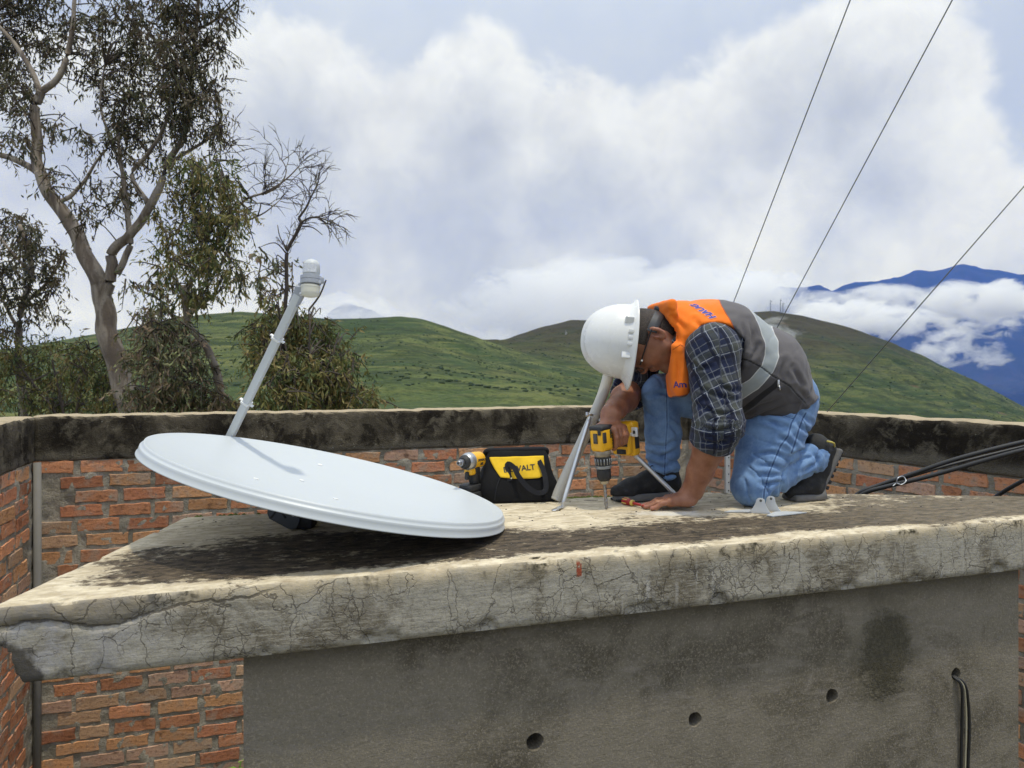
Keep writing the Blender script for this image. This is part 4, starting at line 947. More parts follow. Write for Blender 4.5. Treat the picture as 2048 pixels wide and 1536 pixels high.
def bag_face(px, py, lift=.0015):
    d = Vector(((px-CX)/FPX, 1, -(py-HY)/FPX)).normalized(); h = bbv.ray_cast(binv @ Vector((0, 0, ZC)), d)
    if h[0] is None: return P(px, py, 2.78)
    n = h[1] if h[1].y < 0 else -h[1]
    return binv.inverted() @ h[0]+n*lift
# yellow panel laid over the upper front
V, F = [], []; nu, nv = 26, 14
for j in range(nv+1):
    for i in range(nu+1):
        u, v = i/nu, j/nv; lx = 979+22*v**1.4; rx = 1087+2*v; ty = 915-3*u; by2 = 955+3*math.sin(u*PI)-6*u*0+(-2 if u > .9 else 0)
        V.append(bag_face(lx+(rx-lx)*u, ty+(by2-ty)*v, .0022+.001*math.sin(u*17+v*5)))
F = [(j*(nu+1)+i, j*(nu+1)+i+1, (j+1)*(nu+1)+i+1, (j+1)*(nu+1)+i) for j in range(nv) for i in range(nu)]
ypan = mk('front_panel', V, F, M_YCL, bag); sm = ypan.modifiers.new('thickness', 'SOLIDIFY'); sm.thickness = .0015; sm.offset = -1
bpy.context.view_layer.update()
n_f = (bag_face(1050, 930, 0)-bag_face(1050, 945, 0)).normalized(); r_f = (bag_face(1070, 932, 0)-bag_face(1030, 936, 0)).normalized(); f_n = r_f.cross(n_f).normalized()
text_obj('brand_lettering', 'DEWALT', .030, axes(r_f, f_n.cross(r_f), f_n, bag_face(1038, 938, .003)), M_BLK, ypan, shear=.0, bold=.0006, onto=ypan, lift=.0012)
def strap(name, px, w, m, lift=.008):
    c = [bag_face(x, y, lift+l) for x, y, l in px]; c = smooth_line(c, 6); n = len(c); V, F = [], []
    for i in range(n):
        tv = (c[min(i+1, n-1)]-c[max(i-1, 0)]).normalized(); nn = Vector((-.15, -1, .25)).normalized(); sv = tv.cross(nn).normalized()
        for a, b2 in ((-w/2, .0015), (w/2, .0015), (w/2, -.0015), (-w/2, -.0015)): V.append(c[i]+sv*a+nn*b2)
    F = [(i*4+k, i*4+(k+1) % 4, i*4+4+(k+1) % 4, i*4+4+k) for i in range(n-1) for k in range(4)]+[(0, 1, 2, 3), ((n-1)*4, (n-1)*4+1, (n-1)*4+2, (n-1)*4+3)]
    return mk(name, V, F, m, bag, smooth=False)
strap('carry_strap', [(1020, 962, -.006), (1014, 931, .002), (1026, 938, .014), (1034, 955, .018), (1052, 975, .02), (1072, 987, .02), (1086, 981, .018), (1088, 962, .015), (1084, 940, .006), (1077, 922, -.004)], .019, M_NYL2)
strap('side_piping', [(989, 1000, -.006), (993, 975, -.006), (1000, 956, -.006)], .004, M_NYL2)
V, F = tube_vf(smooth_line([bw(-.118, .0, BH*.90), bw(-.112, -.012, BH*.985), bw(-.06, -.021, BH*1.0), bw(.06, -.021, BH*1.005), bw(.112, -.012, BH*.99), bw(.118, .0, BH*.9)], 8), .010, 10); mk('top_binding', V, F, M_NYL2, bag)
lathe('rivet', [(0, .0035), (.0025, .003), (.003, .001)], bag_face(1022, 957, .006), (-.1, -1, .2), grain((.7, .6, .35), .1, .3, 60., 0., .8), bag, seg=12)
rbox('zip_pull', bag_face(1090, 946, .004), (.004, .004, .02), grain((.7, .6, .35), .1, .3, 60., 0., .8), bag, bev=.001)

# ================================================================== screwdriver and mounting bracket
s0, s1 = G(1246, 1008)+Vector((0, 0, .0125)), G(1299, 1020)+Vector((0, 0, .010)); sa = (s1-s0).normalized(); Ls = (s1-s0).length
scr = thing('screwdriver', (s0.x, s0.y, ZS), 'stubby red and yellow insulated screwdriver lying by the man\'s fingertips', 'screwdriver')
M_RED = grain((.36, .022, .018), .12, .4, 60.); M_SY = grain((.66, .46, .10), .1, .45, 60.)
hn = lathe('grip', [(0, .003), (.001, .009), (.005, .0125), (.030, .0130), (.042, .0105), (.046, .0098)], s0, sa, M_RED, scr, seg=20)
for w in (.4, 1.4, 2.4, 3.5, 4.5, 5.5):
    a_, b_, _ = frame(sa); dv = a_*math.cos(w)+b_*math.sin(w); tube('grip_inlay', [s0+sa*.006+dv*.0122, s0+sa*.03+dv*.0126], .0022, M_SY, hn, seg=6)
lathe('collar', [(.045, .0095), (.048, .0118), (.053, .0112), (.056, .007)], s0, sa, M_SY, scr, seg=18); lathe('insulated_shaft', [(.054, .0058), (.070, .0048), (Ls*.86, .0042), (Ls*.865, .003)], s0, sa, M_RED, scr, seg=14); lathe('tip', [(Ls*.86, .0028), (Ls*.97, .0026), (Ls, .0012)], s0, sa, M_BITM, scr, seg=10)
M_BRK = grain((.52, .54, .55), .05, .4, 50.)
bk = thing('mounting_bracket', G(1530, 1024), 'pale grey steel bracket with two upright drilled ears in front of the man\'s knee', 'bracket')
def ear(pl, pr, top_px, hgt, nm='ear'):
    x = (pr-pl); L = x.length; x.normalize(); M = axes(x, (0, 0, 1), Vector(x).cross((0, 0, 1)), pl+Vector((0, 0, .002)))
    tx = top_px*L; o = [(0, 0)]+[(tx-.020+.008*k/5-(tx-.020)*(1-k/5)**2.2*1.0, hgt*.86*(k/5)**1.0) for k in range(1, 6)]
    o += [(tx-.006, hgt*.975), (tx, hgt), (tx+.008, hgt*.985), (tx+.0135, hgt*.93)]+[(tx+.0155+(L-tx-.0155)*(k/5)**1.9, hgt*.86*(1-k/5)) for k in range(0, 6)]
    e = plate(nm, o, .0028, M, M_BRK, bk, bev=.0008); lathe('ear_hole', [(0, .0045), (.0006, .0045)], M @ Vector((tx+.003, hgt*.83, .0015)) , tuple((M.to_3x3() @ Vector((0, 0, 1)))), grain((.12, .12, .11), .1, .8), e, seg=12)
    lathe('ear_hole', [(0, .0045), (.0006, .0045)], M @ Vector((tx+.003, hgt*.83, -.0021)) , tuple((M.to_3x3() @ Vector((0, 0, 1)))), grain((.12, .12, .11), .1, .8), e, seg=12)
ear(G(1496, 1026), G(1544, 1030), .50, .053); ear(G(1524, 1022), G(1564, 1026), .42, .053)
for pts_ in ((G(1449, 1026), G(1460, 1023), G(1500, 1021), G(1504, 1026)), (G(1533, 1033), G(1550, 1026), G(1570, 1025), G(1613, 1027), G(1600, 1029), G(1545, 1035))):
    bm = bmesh.new(); f = bm.faces.new([bm.verts.new((p.x, p.y, ZS+.002)) for p in pts_]); r = bmesh.ops.extrude_face_region(bm, geom=[f]); bmesh.ops.translate(bm, vec=(0, 0, .003), verts=[v for v in r['geom'] if isinstance(v, bmesh.types.BMVert)]); bmesh.ops.recalc_face_normals(bm, faces=bm.faces); mk_bm('foot_plate', bm, M_BRK, bk)
# ================================================================== cables and wires
def cable(name, px, r, label, group=None, m=None, sag=8):
    o = tube(name, smooth_line([P(*q) for q in px], sag), r, m or M_BLACK, None, seg=10); tag(o, label, 'cable', group); return o
gc = 'thick black cables rising from behind the slab'
c1 = cable('black_cable', [(1690, 1010, 3.25), (1722, 984, 3.22), (1760, 970, 3.2), (1830, 946, 3.15), (1900, 922, 3.1), (1980, 900, 3.05), (2060, 881, 3.0), (2200, 850, 2.9)], .0092, 'upper thick black cable slanting up to the right edge of the picture', gc)
c2 = cable('black_cable', [(1692, 1012, 3.23), (1730, 986, 3.19), (1770, 974, 3.16), (1840, 957, 3.11), (1910, 938, 3.06), (1990, 915, 3.0), (2060, 897, 2.95), (2200, 866, 2.85)], .0092, 'lower thick black cable slanting up to the right edge of the picture', gc)
c3 = cable('black_cable', [(1700, 1010, 3.27), (1740, 982, 3.235), (1790, 963, 3.2), (1850, 944, 3.17), (1930, 922, 3.14), (2060, 890, 3.1), (2200, 858, 3.0)], .006, 'thin black cable running between the two thick cables', gc)
cable('black_cable', [(1960, 1015, 3.1), (2000, 988, 3.05), (2030, 970, 3.0), (2070, 950, 2.95), (2200, 890, 2.85)], .0085, 'short black cable in the bottom right corner of the brick wall', gc)
cable('cable_tie', [(1792, 968, 3.12), (1796, 956, 3.11), (1806, 953, 3.13), (1812, 962, 3.12), (1803, 969, 3.10), (1793, 967, 3.12), (1786, 972, 3.11)], .0022, 'pale wire tie binding the thick black cables together', m=M_ZINC)
gw = 'thin steel guy wires crossing the sky'; M_WIRE = grain((.10, .11, .11), .2, .5, 30.)
for (a, b, r, lb) in (((1716, -40, 6.0), (1330, 960, 12.5), .0056, 'leftmost thin guy wire slanting down behind the man\'s back'), ((1926, -40, 5.5), (1370, 1000, 12.5), .0054, 'middle thin guy wire slanting past the hilltop masts'), ((2130, 279, 4.0), (1652, 826, 4.70), .0034, 'right guy wire slanting down to the top of the brick wall')):
    o = tube('guy_wire', [P(*a), P(*b)], r, M_WIRE, None, seg=6); tag(o, lb, 'wire', gw)
for o in bpy.data.objects:
    if o.name.startswith('cable_tie'): o['category'] = 'cable tie'
# grit on the slab
rg = random.Random(11); gm = [grain((.05, .04, .035), .3, .9, 60.), grain((.55, .5, .42), .2, .9, 60.)]; V, F = [], []
ico = bmesh.new(); bmesh.ops.create_icosphere(ico, subdivisions=1, radius=1); iv = [v.co.copy() for v in ico.verts]; jf = [tuple(v.index for v in f.verts) for f in ico.faces]; ico.free()
for k in range(150):
    f, g = rg.random(), rg.random(); p = POLY[0].lerp(POLY[1], f).lerp(POLY[4].lerp(POLY[3], f), .04+.9*g); r = rg.uniform(.0008, .0028); b = len(V)
    V += [(p.x+v.x*r*1.4, p.y+v.y*r, ZS+r*.4+v.z*r*rg.uniform(.5, .9)) for v in iv]; F += [tuple(i+b for i in f_) for f_ in jf]
tag(mk('grit', V, F, gm[0]), 'loose dark grit scattered over the slab', 'grit', kind='stuff')
# ================================================================== weed at the foot of the wall
def weed():
    b = P(452, 1545, 4.25); b.z = 0; e = thing('weed', b, 'bright green weed growing up against the foot of the brick wall', 'plant'); rg = random.Random(5); ml = grain((.16, .30, .035), .3, .7, 20.); top = P(452, 1520, 4.25).z
    V, F = [], []
    for k in range(5):
        a = rg.uniform(0, 6.3); q = smooth_line([b, b+Vector((.03*math.cos(a), .03*math.sin(a), .25)), b+Vector((.09*math.cos(a), .06*math.sin(a), top-rg.uniform(.0, .1)))], 5); v, f = tube_vf(q, .004, 5); o = len(V); V += v; F += [tuple(i+o for i in x) for x in f]
        for j in range(9):
            p = q[-1-j % 6]; w = rg.uniform(0, 6.3); d = Vector((math.cos(w), math.sin(w), rg.uniform(-.2, .7))).normalized(); s = d.cross((0, 0, 1)).normalized(); L = rg.uniform(.05, .11)
            V2 = [p, p+d*L*.5+s*L*.16, p+d*L+Vector((0, 0, -.012)), p+d*L*.5-s*L*.16]; lf = mk('leaf', V2, [(0, 1, 2), (0, 2, 3)], ml, e)
    mk('stem', V, F, ml, e)
weed()
# ================================================================== the kneeling man
def Z(x, y, z): return Vector((x, y, ZS+z))
def pix(V): return np.stack([CX+FPX*V[:, 0]/V[:, 1], HY+FPX*(ZC-V[:, 2])/V[:, 1]], 1)
HL, KL, AL = Z(1.02, 2.84, .36), Z(.862, 2.70, .074), Z(1.150, 2.85, .165)
HR, KR, AR = Z(.96, 3.0, .38), Z(.572, 2.87, .400), Z(.582, 2.88, .10)
SL, EL, WL = Z(.695, 2.60, .56), P(1437, 850, 2.53), Z(.636, 2.645, .066)
SR, ER, WR = Z(.54, 2.95, .62), P(1262, 782, 2.93), P(1222, 829, 2.70)
NB = Z(.60, 2.74, .63)
LAT = Vector((-.35, .93, .10)).normalized()
hu, hf, hl = Vector((-.95, 0, .30)).normalized(), Vector((-.30, 0, -.95)).normalized(), Vector((0, -1, 0))
HC = Z(.465, 2.685, .607)
def hd_(u=0., f=0., l=0.): return HC+hu*u+hf*f+hl*l
TC = [P(1547, 815, 2.90), P(1500, 745, 2.84), P(1425, 690, 2.78), P(1360, 668, 2.76)]; TR = [.135, .165, .155, .112]

def skin_fn(t, b):
    p = t.pos(); n1 = t.noise(p, 22., 5, .6); n2 = t.noise(p, 260., 3, .6); red = t.attr('red')[2]
    c = t.mix(t.ss(n1, .35, .68), (.25, .10, .052), (.35, .155, .088)); c = t.mix(t.m('MULTIPLY', red, .7), c, (.42, .17, .13)); c = t.mix(t.m('MULTIPLY', t.attr('beard')[2], .55), c, (.05, .03, .022))
    t.set(b, 'Base_Color', c); t.set(b, 'Roughness', t.m('MULTIPLY_ADD', n2, .25, .36)); t.set(b, 'Subsurface_Weight', .12); t.set(b, 'Subsurface_Radius', (.012, .004, .002)); t.set(b, 'Subsurface_Scale', .6)
    t.set(b, 'Normal', t.bump(t.m('ADD', n2, t.m('MULTIPLY', n1, 1.5)), .22, .0015))
M_SKIN = mat('skin', skin_fn)

# ---- one continuous body
g = SDF((.27, 2.36, ZS-.01), (1.33, 3.2, ZS+.80), .0042)
for s in (-1, 1):
    g.chain([c+LAT*.045*s for c in TC[:3]]+[TC[3]], [r-.035 for r in TR], .05)
g.chain([HL, KL, AL], [.088, .052, .036], .02); g.chain([HR, KR, AR], [.082, .050, .036], .02)
g.chain([AL, Z(1.135, 2.85, .05)], [.034, .028], .02); g.chain([AR, Z(.44, 2.825, .04)], [.034, .026], .02)
g.chain([NB, hd_(-.055, -.030)], [.066, .057], .03)
# head
g.ell(hd_(), (hu, hf, hl), (.106, .098, .077), .01); g.ell(hd_(-.050, .030), (hu, hf, hl), (.078, .066, .062), .03)
g.cone(hd_(-.085, .005, .045), hd_(-.118, .066, .012), .024, .022, .025); g.cone(hd_(-.085, .005, -.045), hd_(-.118, .066, -.012), .024, .022, .025); g.cone(hd_(-.118, .068, .01), hd_(-.118, .068, -.01), .022, .022, .02)
g.cone(hd_(-.006, .090), hd_(-.040, .112), .010, .013, .012); g.ell(hd_(-.044, .104, .011), (hu, hf, hl), (.009, .011, .009), .008); g.ell(hd_(-.044, .104, -.011), (hu, hf, hl), (.009, .011, .009), .008)
g.cone(hd_(.012, .088, .034), hd_(.012, .096, 0), .010, .011, .012); g.cone(hd_(.012, .088, -.034), hd_(.012, .096, 0), .010, .011, .012)
for s in (-1, 1): g.ell(hd_(-.012, .092, .032*s), (hu, hf, hl), (.012, .012, .016), .012, 's'); g.ell(hd_(-.035, .070, .040*s), (hu, hf, hl), (.022, .02, .02), .02); g.ell(hd_(-.014, .082, .031*s), (hu, hf, hl), (.012, .012, .013), .002)
g.cone(hd_(-.070, .091, .020), hd_(-.070, .097, 0), .007, .008, .006); g.cone(hd_(-.070, .091, -.020), hd_(-.070, .097, 0), .007, .008, .006); g.cone(hd_(-.081, .090, .016), hd_(-.081, .095, -.016), .008, .008, .006)
for s in (-1, 1):
    el = (hl*s*.45-hf*.9).normalized(); e2 = hu*.96-hf*.28; c = hd_(-.030, -.022, .079*s)
    g.ell(c+el*.004, (e2, e2.cross(el), el), (.034, .008, .019), .008); g.ell(c+hl*s*.008+hf*.003, (e2, e2.cross(el), el), (.020, .012, .010), .006, 's'); g.ell(c-e2*.028+el*.002, (e2, e2.cross(el), el), (.012, .008, .010), .006)
    g.ell(c+hf*.012+hl*s*.001-e2*.004, (hu, hf, hl), (.008, .005, .006), .004)
# left arm and the hand pressed flat on the slab
g.chain([SL, EL], [.060, .052], .03); g.chain([EL, EL.lerp(WL, .32), EL.lerp(WL, .7), WL], [.050, .055, .044, .036], .015)
hx0 = Vector((-.97, .04, -.22)).normalized(); hy0 = Vector((.06, 1, 0)).normalized(); hz0 = hx0.cross(hy0)*-1
pc = Z(.588, 2.648, .036)
g.box(pc, (hx0, hy0, hx0.cross(hy0)), (.050, .040, .019), .017, .02); g.cone(WL, pc-hx0*.02, .034, .024, .02)
g.ell(pc-hx0*.025+hy0*(-.026)+Vector((0, 0, -.012)), ((1, 0, 0), (0, 1, 0), (0, 0, 1)), (.034, .02, .017), .015)
LF = []
for k, (dy, L, yaw) in enumerate(((-.034, .060, -.06), (-.012, .076, .0), (.010, .082, .05), (.031, .074, .10))):
    b0 = pc+hx0*(.046-.004*abs(k-1.5))+hy0*dy+Vector((0, 0, .002)); d = Vector((-math.cos(yaw), math.sin(yaw), 0))
    m1 = b0+d*L*.45+Vector((0, 0, -.004)); m2 = b0+d*L*.75; m2.z = ZS+.0125; tp = b0+d*L; tp.z = ZS+.0092
    g.ell(b0+Vector((0, 0, .005)), ((1, 0, 0), (0, 1, 0), (0, 0, 1)), (.011, .0095, .010), .008)
    g.chain([b0, m1, m2, tp], [.0105, .0098, .0088, .0080], .004); LF.append((m2, tp, d))
g.chain([pc-hx0*.02+hy0*.03, pc+hx0*.012+hy0*.058+Vector((0, 0, -.010)), Z(.545, 2.722, .013), Z(.522, 2.728, .0105)], [.018, .0125, .0112, .0095], .008)
# right arm and the hand closed round the drill handle
g.chain([SR, ER], [.055, .050], .03); g.chain([ER, ER.lerp(WR, .35), ER.lerp(WR, .75), WR], [.049, .052, .040, .034], .015)
rp = dp(.014, .054, -.004)
g.box(rp, (hx, hs_, da), (.043, .036, .0165), .015, .018); g.cone(WR, rp-hs_*.012, .033, .022, .022)
for k, h_ in enumerate((.034, .054, .073, .091)):
    kn = dp(.018, h_, .034); g.ell(kn, (hx, hs_, da), (.011, .011, .011), .008)
    if k == 0: pts = [kn, dp(.046, h_-.002, .042), dp(.074, h_+.002, .034), dp(.088, h_+.006, .022)]
    else: pts = [kn, dp(.044, h_, .043), dp(.070, h_, .034), dp(.081, h_, .014)]
    g.chain(pts, [.0112, .0106, .0096, .0086], .004)
g.chain([dp(.014, .03, -.026), dp(.030, .018, -.040), dp(.052, .014, -.040), dp(.066, .020, -.034)], [.017, .0125, .011, .0095], .008)
V, F = g.mesh(2); del g
red = np.zeros(len(V)); beard = np.zeros(len(V))
for m2, tp, d in LF: red = np.maximum(red, np.exp(-(np.linalg.norm(V-np.array(tp), axis=1)/.012)**2)*(V[:, 2] > ZS+.008))
ec = np.array(hd_(-.030, -.024, .085)); red = np.maximum(red, .55*np.exp(-(np.linalg.norm(V-ec, axis=1)/.03)**2))
q = (V-np.array(HC)); qu, qf = q@np.array(hu), q@np.array(hf); hd_m = (np.linalg.norm(q, axis=1) < .16)
beard = hd_m*np.clip((-.058-qu)/.02, 0, 1)*np.clip((qf-.01)/.03, 0, 1)*.7
beard = np.maximum(beard, hd_m*np.exp(-((qu+.058)/.006)**2)*(qf > .085))
man = mk('person', V, F, M_SKIN, None, attrs={'red': red, 'beard': beard})
tag(man, 'man in white hard hat and orange and grey vest kneeling and drilling into the slab', 'person')

# ---- hair
def hair_fn(t, b):
    p = t.pos(); n = t.noise(p, 420., 3, .6); n2 = t.noise(p, 30., 4); t.set(b, 'Base_Color', t.mix(t.ss(t.m('ADD', n, t.m('MULTIPLY', n2, .3)), .55, .85), (.010, .008, .007), (.085, .062, .048))); t.set(b, 'Roughness', .7); t.set(b, 'Normal', t.bump(n, .9, .003))
g = SDF(tuple(np.array(HC)-.16), tuple(np.array(HC)+.16), .0036)
g.ell(hd_(.002, -.002), (hu, hf, hl), (.110, .102, .0805), .01); g.cone(hd_(-.03, -.052), hd_(-.075, -.055), .050, .045, .03)
g.clip(hd_(.0, .030), hf); g.clip(hd_(-.105, -.05), -hu, .01); 
for s in (-1, 1): g.ell(hd_(-.066, .004, .084*s), (hu, hf, hl), (.052, .055, .034), .02, 's'); g.ell(hd_(-.030, -.022, .094*s), (hu, hf, hl), (.026, .016, .024), .006, 's')
V, F = g.mesh(2); mk('hair', V, F, mat('cropped_hair', hair_fn), man)
for s in (-1, 1): lathe('eyebrow', [(0, .003), (.012, .0045), (.026, .0028)], hd_(.008, .098, .014*s), hl*s+hf*-.32, mat('brow_hair', hair_fn), man, seg=8)

# ---- shirt
def plaid_fn(t, b):
    s, a = t.attr('ps')[2], t.attr('pa')[2]; wv = t.noise(t.pos(), 18., 3); s, a = t.m('ADD', t.m('MULTIPLY', s, .93), t.m('MULTIPLY', a, -.36)), t.m('ADD', t.m('MULTIPLY', a, .93), t.m('MULTIPLY', s, .36)); s = t.m('ADD', s, t.m('MULTIPLY_ADD', wv, .014, -.007)); a = t.m('ADD', a, t.m('MULTIPLY_ADD', wv, .014, -.007))
    def st(x, p0, w, per): f = t.m('FRACT', t.m('DIVIDE', x, per)); return t.m('LESS_THAN', t.m('ABSOLUTE', t.m('SUBTRACT', f, p0)), w)
    c = (.016, .022, .052)
    for x, per in ((s, .094), (a, .088)):
        c = t.mix(t.m('MULTIPLY', st(x, .28, .10, per), .38), c, (.10, .105, .07)); c = t.mix(t.m('MULTIPLY', st(x, .13, .03, per), .5), c, (.22, .235, .25)); c = t.mix(t.m('MULTIPLY', st(x, .43, .016, per), .65), c, (.34, .36, .38)); c = t.mix(t.m('MULTIPLY', st(x, .56, .055, per), .85), c, (.008, .010, .024)); c = t.mix(t.m('MULTIPLY', st(x, .90, .012, per), .5), c, (.24, .25, .26))
    f = t.noise(t.pos(), 380., 2); t.set(b, 'Base_Color', c); t.set(b, 'Roughness', .9); t.set(b, 'Sheen_Weight', .1); t.set(b, 'Specular_IOR_Level', .2); t.set(b, 'Normal', t.bump(t.m('ADD', t.m('MULTIPLY', f, .3), t.noise(t.pos(), 26., 4, .6)), .5, .008))
M_PLAID = mat('plaid_flannel', plaid_fn)
def limb_uv(V, chain, r0=.085):
    """length along and distance round a bent limb, for the weave"""
    best = np.full(len(V), 1e9); S_ = np.zeros(len(V)); A_ = np.zeros(len(V)); acc = 0
    for a, b in zip(chain[:-1], chain[1:]):
        a_, b_ = np.array(a), np.array(b); ab = b_-a_; L = np.linalg.norm(ab); d = ab/L; q = V-a_; tt = q@d; tc = np.clip(tt, 0, L); dist = np.linalg.norm(q-tc[:, None]*d, axis=1)
        e1 = np.cross(d, [0, 1, 0]); e1 /= np.linalg.norm(e1); e2 = np.cross(d, e1); w = dist < best
        best[w] = dist[w]; S_[w] = (acc+tt)[w]; A_[w] = (np.arctan2(q@e1, -(q@e2))*r0)[w]; acc += L
    return S_, A_, best
def folds(V, F, amp, fn):
    N = vnormals(V, F); return V+N*(amp*fn(V, N))[:, None]
def creases(V, F, lines, depth=.008, sig=3.4):
    """pulls the cloth into valleys along traced folds, with a soft welt beside each"""
    N = vnormals(V, F); px = pix(V); o = np.zeros(len(V))
    for ln in lines:
        d, _ = seg_dist2(px, ln); L = sum(math.dist(a, b) for a, b in zip(ln[:-1], ln[1:])); e = np.minimum(np.linalg.norm(px-np.array(ln[0]), axis=1), np.linalg.norm(px-np.array(ln[-1]), axis=1)); fade = np.clip(e/(.3*L), .15, 1)
        o += (-np.exp(-(d/sig)**2)+.55*np.exp(-((d-2.6*sig)/(1.5*sig))**2))*fade
    return V+N*(depth*np.clip(o, -1.2, .8)*(N[:, 1] < .4))[:, None]
def nz3(V, sc, oc=3, off=0.): return np.array([fbm(Vector((v[0]*sc[0]+off, v[1]*sc[1], v[2]*sc[2])), oc) for v in V])
hemL = EL.lerp(WL, .30); hd3 = (WL-EL).normalized()
g = SDF((.5, 2.35, ZS+.15), (.95, 2.85, ZS+.72), .0045)
g.chain([SL+Vector((0, .10, .02)), SL, EL, EL.lerp(WL, .6)], [.09, .090, .079, .066], .03)
for f, r in ((.04, .080), (.17, .076), (.26, .074)): g.cone(EL.lerp(WL, f)-hd3*.008, EL.lerp(WL, f)+hd3*.008, r, r, .006)
g.clip(hemL, hd3, .006); V, F = g.mesh(3)
S_, A_, _ = limb_uv(V, [SL, EL, WL])
def sl_f(V, N):
    o = np.zeros(len(V))
    for i, (s, a) in enumerate(zip(S_, A_)):
        w = .35+.9*math.exp(-((s-.27)/.07)**2)
        o[i] = (math.sin(s*75+fbm(Vector((a*14, s*6, 1)), 3)*5.0)*.5+fbm(Vector((s*34, a*9, 0)), 3)*1.1)*w
    return o
V = folds(V, F, .0040, sl_f); V = creases(V, F, [[(1388, 770), (1430, 790), (1474, 800)], [(1386, 806), (1430, 826), (1476, 830)], [(1396, 852), (1436, 862), (1476, 852)], [(1376, 720), (1400, 738), (1424, 735)], [(1400, 880), (1430, 888), (1464, 880)], [(1440, 770), (1462, 782), (1476, 780)]], .008, 3.2); mk('shirt_sleeve', V, F, M_PLAID, man, attrs={'ps': S_, 'pa': A_})
g = SDF((.3, 2.65, ZS+.25), (.75, 3.15, ZS+.78), .006)
g.chain([SR, ER, ER.lerp(WR, .5)], [.085, .070, .062], .03); g.clip(ER.lerp(WR, .12), (WR-ER).normalized(), .006); V, F = g.mesh(2); S_, A_, _ = limb_uv(V, [SR, ER, WR])
V = folds(V, F, .004, lambda V, N: nz3(V, (30, 30, 30))); mk('shirt_sleeve', V, F, M_PLAID, man, attrs={'ps': S_, 'pa': A_})
g = SDF((.45, 2.45, ZS+.2), (1.3, 3.3, ZS+.85), .008)
for s in (-1, 1): g.chain([c+LAT*.05*s for c in TC], [r-.014 for r in TR], .05)
g.chain([SR, SL], [.075, .075], .04); g.cone(NB, hd_(-.10, -.03), .080, .070, .02); g.clip(hd_(-.100, -.03), (hu*.8-hf*.4), .01); V, F = g.mesh(2); S_, A_, _ = limb_uv(V, [TC[3], TC[0]], .15); mk('shirt_body', V, F, M_PLAID, man, attrs={'ps': S_, 'pa': A_})

# ---- vest
OR_PL = [(1425, 520), (1434, 590), (1443, 613), (1457, 634), (1469, 658), (1462, 690), (1440, 740), (1425, 800), (1425, 1100)]
BAND = [(1500, 590), (1532, 655), (1543, 685), (1544, 712), (1535, 738), (1508, 768), (1470, 792), (1420, 815)]
SEAM = [(1470, 712), (1500, 722), (1524, 735), (1546, 752), (1580, 772), (1596, 790), (1612, 806)]
ZIPP = [(1466, 838), (1490, 818), (1520, 795), (1546, 775), (1556, 764)]
YOKE = [(1345, 700), (1360, 690), (1376, 702)]; HEMP = [(1330, 806), (1345, 793), (1370, 790), (1398, 783)]
g = SDF((.42, 2.36, ZS+.15), (1.32, 3.35, ZS+.86), .0052)
for s in (-1, 1): g.chain([c+LAT*.052*s for c in TC], TR, .05)
g.cone(SL+Vector((-.03, .05, .05)), NB+Vector((0, 0, .02)), .075, .08, .04); g.cone(SR+Vector((-.01, 0, .02)), NB+Vector((0, 0, .02)), .078, .08, .04)
cl1 = Vector((.15, 0, -.99)).normalized()
g.box(P(1326, 668, 2.70), (cl1, LAT, cl1.cross(LAT)), (.112, .088, .013), .012, .012)
g.box(P(1349, 742, 2.64), (Vector((.20, .0, -.98)), LAT, Vector((.20, 0, -.98)).cross(LAT)), (.094, .050, .017), .015, .02)
g.cone(P(1352, 690, 2.65), P(1362, 772, 2.62), .040, .030, .03)
g.clip(P(1553, 834, 2.80), (.41, .0, -.91), .008)
ac = SL+Vector((.012, -.02, .0)); g.cone(ac+Vector((.0, -.06, .025)), EL+Vector((0, -.06, 0)), .094, .12, .008, 's', m=.06); g.cone(ac, EL, .094, .10, .008, 's', m=.06)
g.cone(NB+Vector((-.02, 0, 0)), hd_(-.06, -.03), .070, .074, .01, 's'); g.ell(hd_(-.03, .02), (hu, hf, hl), (.12, .115, .098), .01, 's')
V, F = g.mesh(3); px = pix(V)
def vest_f(V, N):
    q = pix(V); o = np.zeros(len(V)); sp = np.array((TC[2]-TC[0]).normalized()); c0 = np.array(TC[0])
    for i, v in enumerate(V):
        a = (v-c0)@sp; low = math.exp(-((a+.02)/.10)**2)
        o[i] = fbm(Vector((v[0]*7, v[1]*7, v[2]*7)), 3)*.9+(math.sin(a*62+fbm(Vector((v[0]*9, v[1]*5, v[2]*9)), 3)*6))*.55*(.25+low)+math.sin((v[2]*.7+v[0]*.6)*48+fbm(Vector(v)*8, 2)*4)*.22-.9*(1-abs(math.sin(a*24+(v[2]-v[1]*.4)*16+fbm(Vector(v)*6, 2)*4)))**5*(.35+low)
    return o
V = folds(V, F, .0052, vest_f)
V = creases(V, F, [[(1482, 852), (1530, 826), (1585, 806)], [(1478, 838), (1520, 812), (1560, 800)], [(1590, 776), (1604, 786), (1616, 804)], [(1570, 720), (1562, 745), (1560, 765)], [(1585, 735), (1596, 755), (1604, 775)], [(1498, 640), (1505, 668), (1502, 700)], [(1484, 640), (1488, 668), (1484, 700)], [(1516, 690), (1508, 710), (1496, 722)], [(1345, 640), (1352, 665), (1356, 692)], [(1338, 625), (1352, 640), (1372, 660)], [(1390, 640), (1400, 652), (1420, 655)], [(1352, 700), (1356, 735), (1354, 780)]], .0065, 3.6)
dO, sO = seg_dist2(px, OR_PL); dH, sH = seg_dist2(px, HEMP); orange = np.where(sO > 0, dO, -dO); orange = np.minimum(orange, np.where(px[:, 1] < np.interp(px[:, 0], [a for a, _ in HEMP], [b for _, b in HEMP]), dH, -dH))
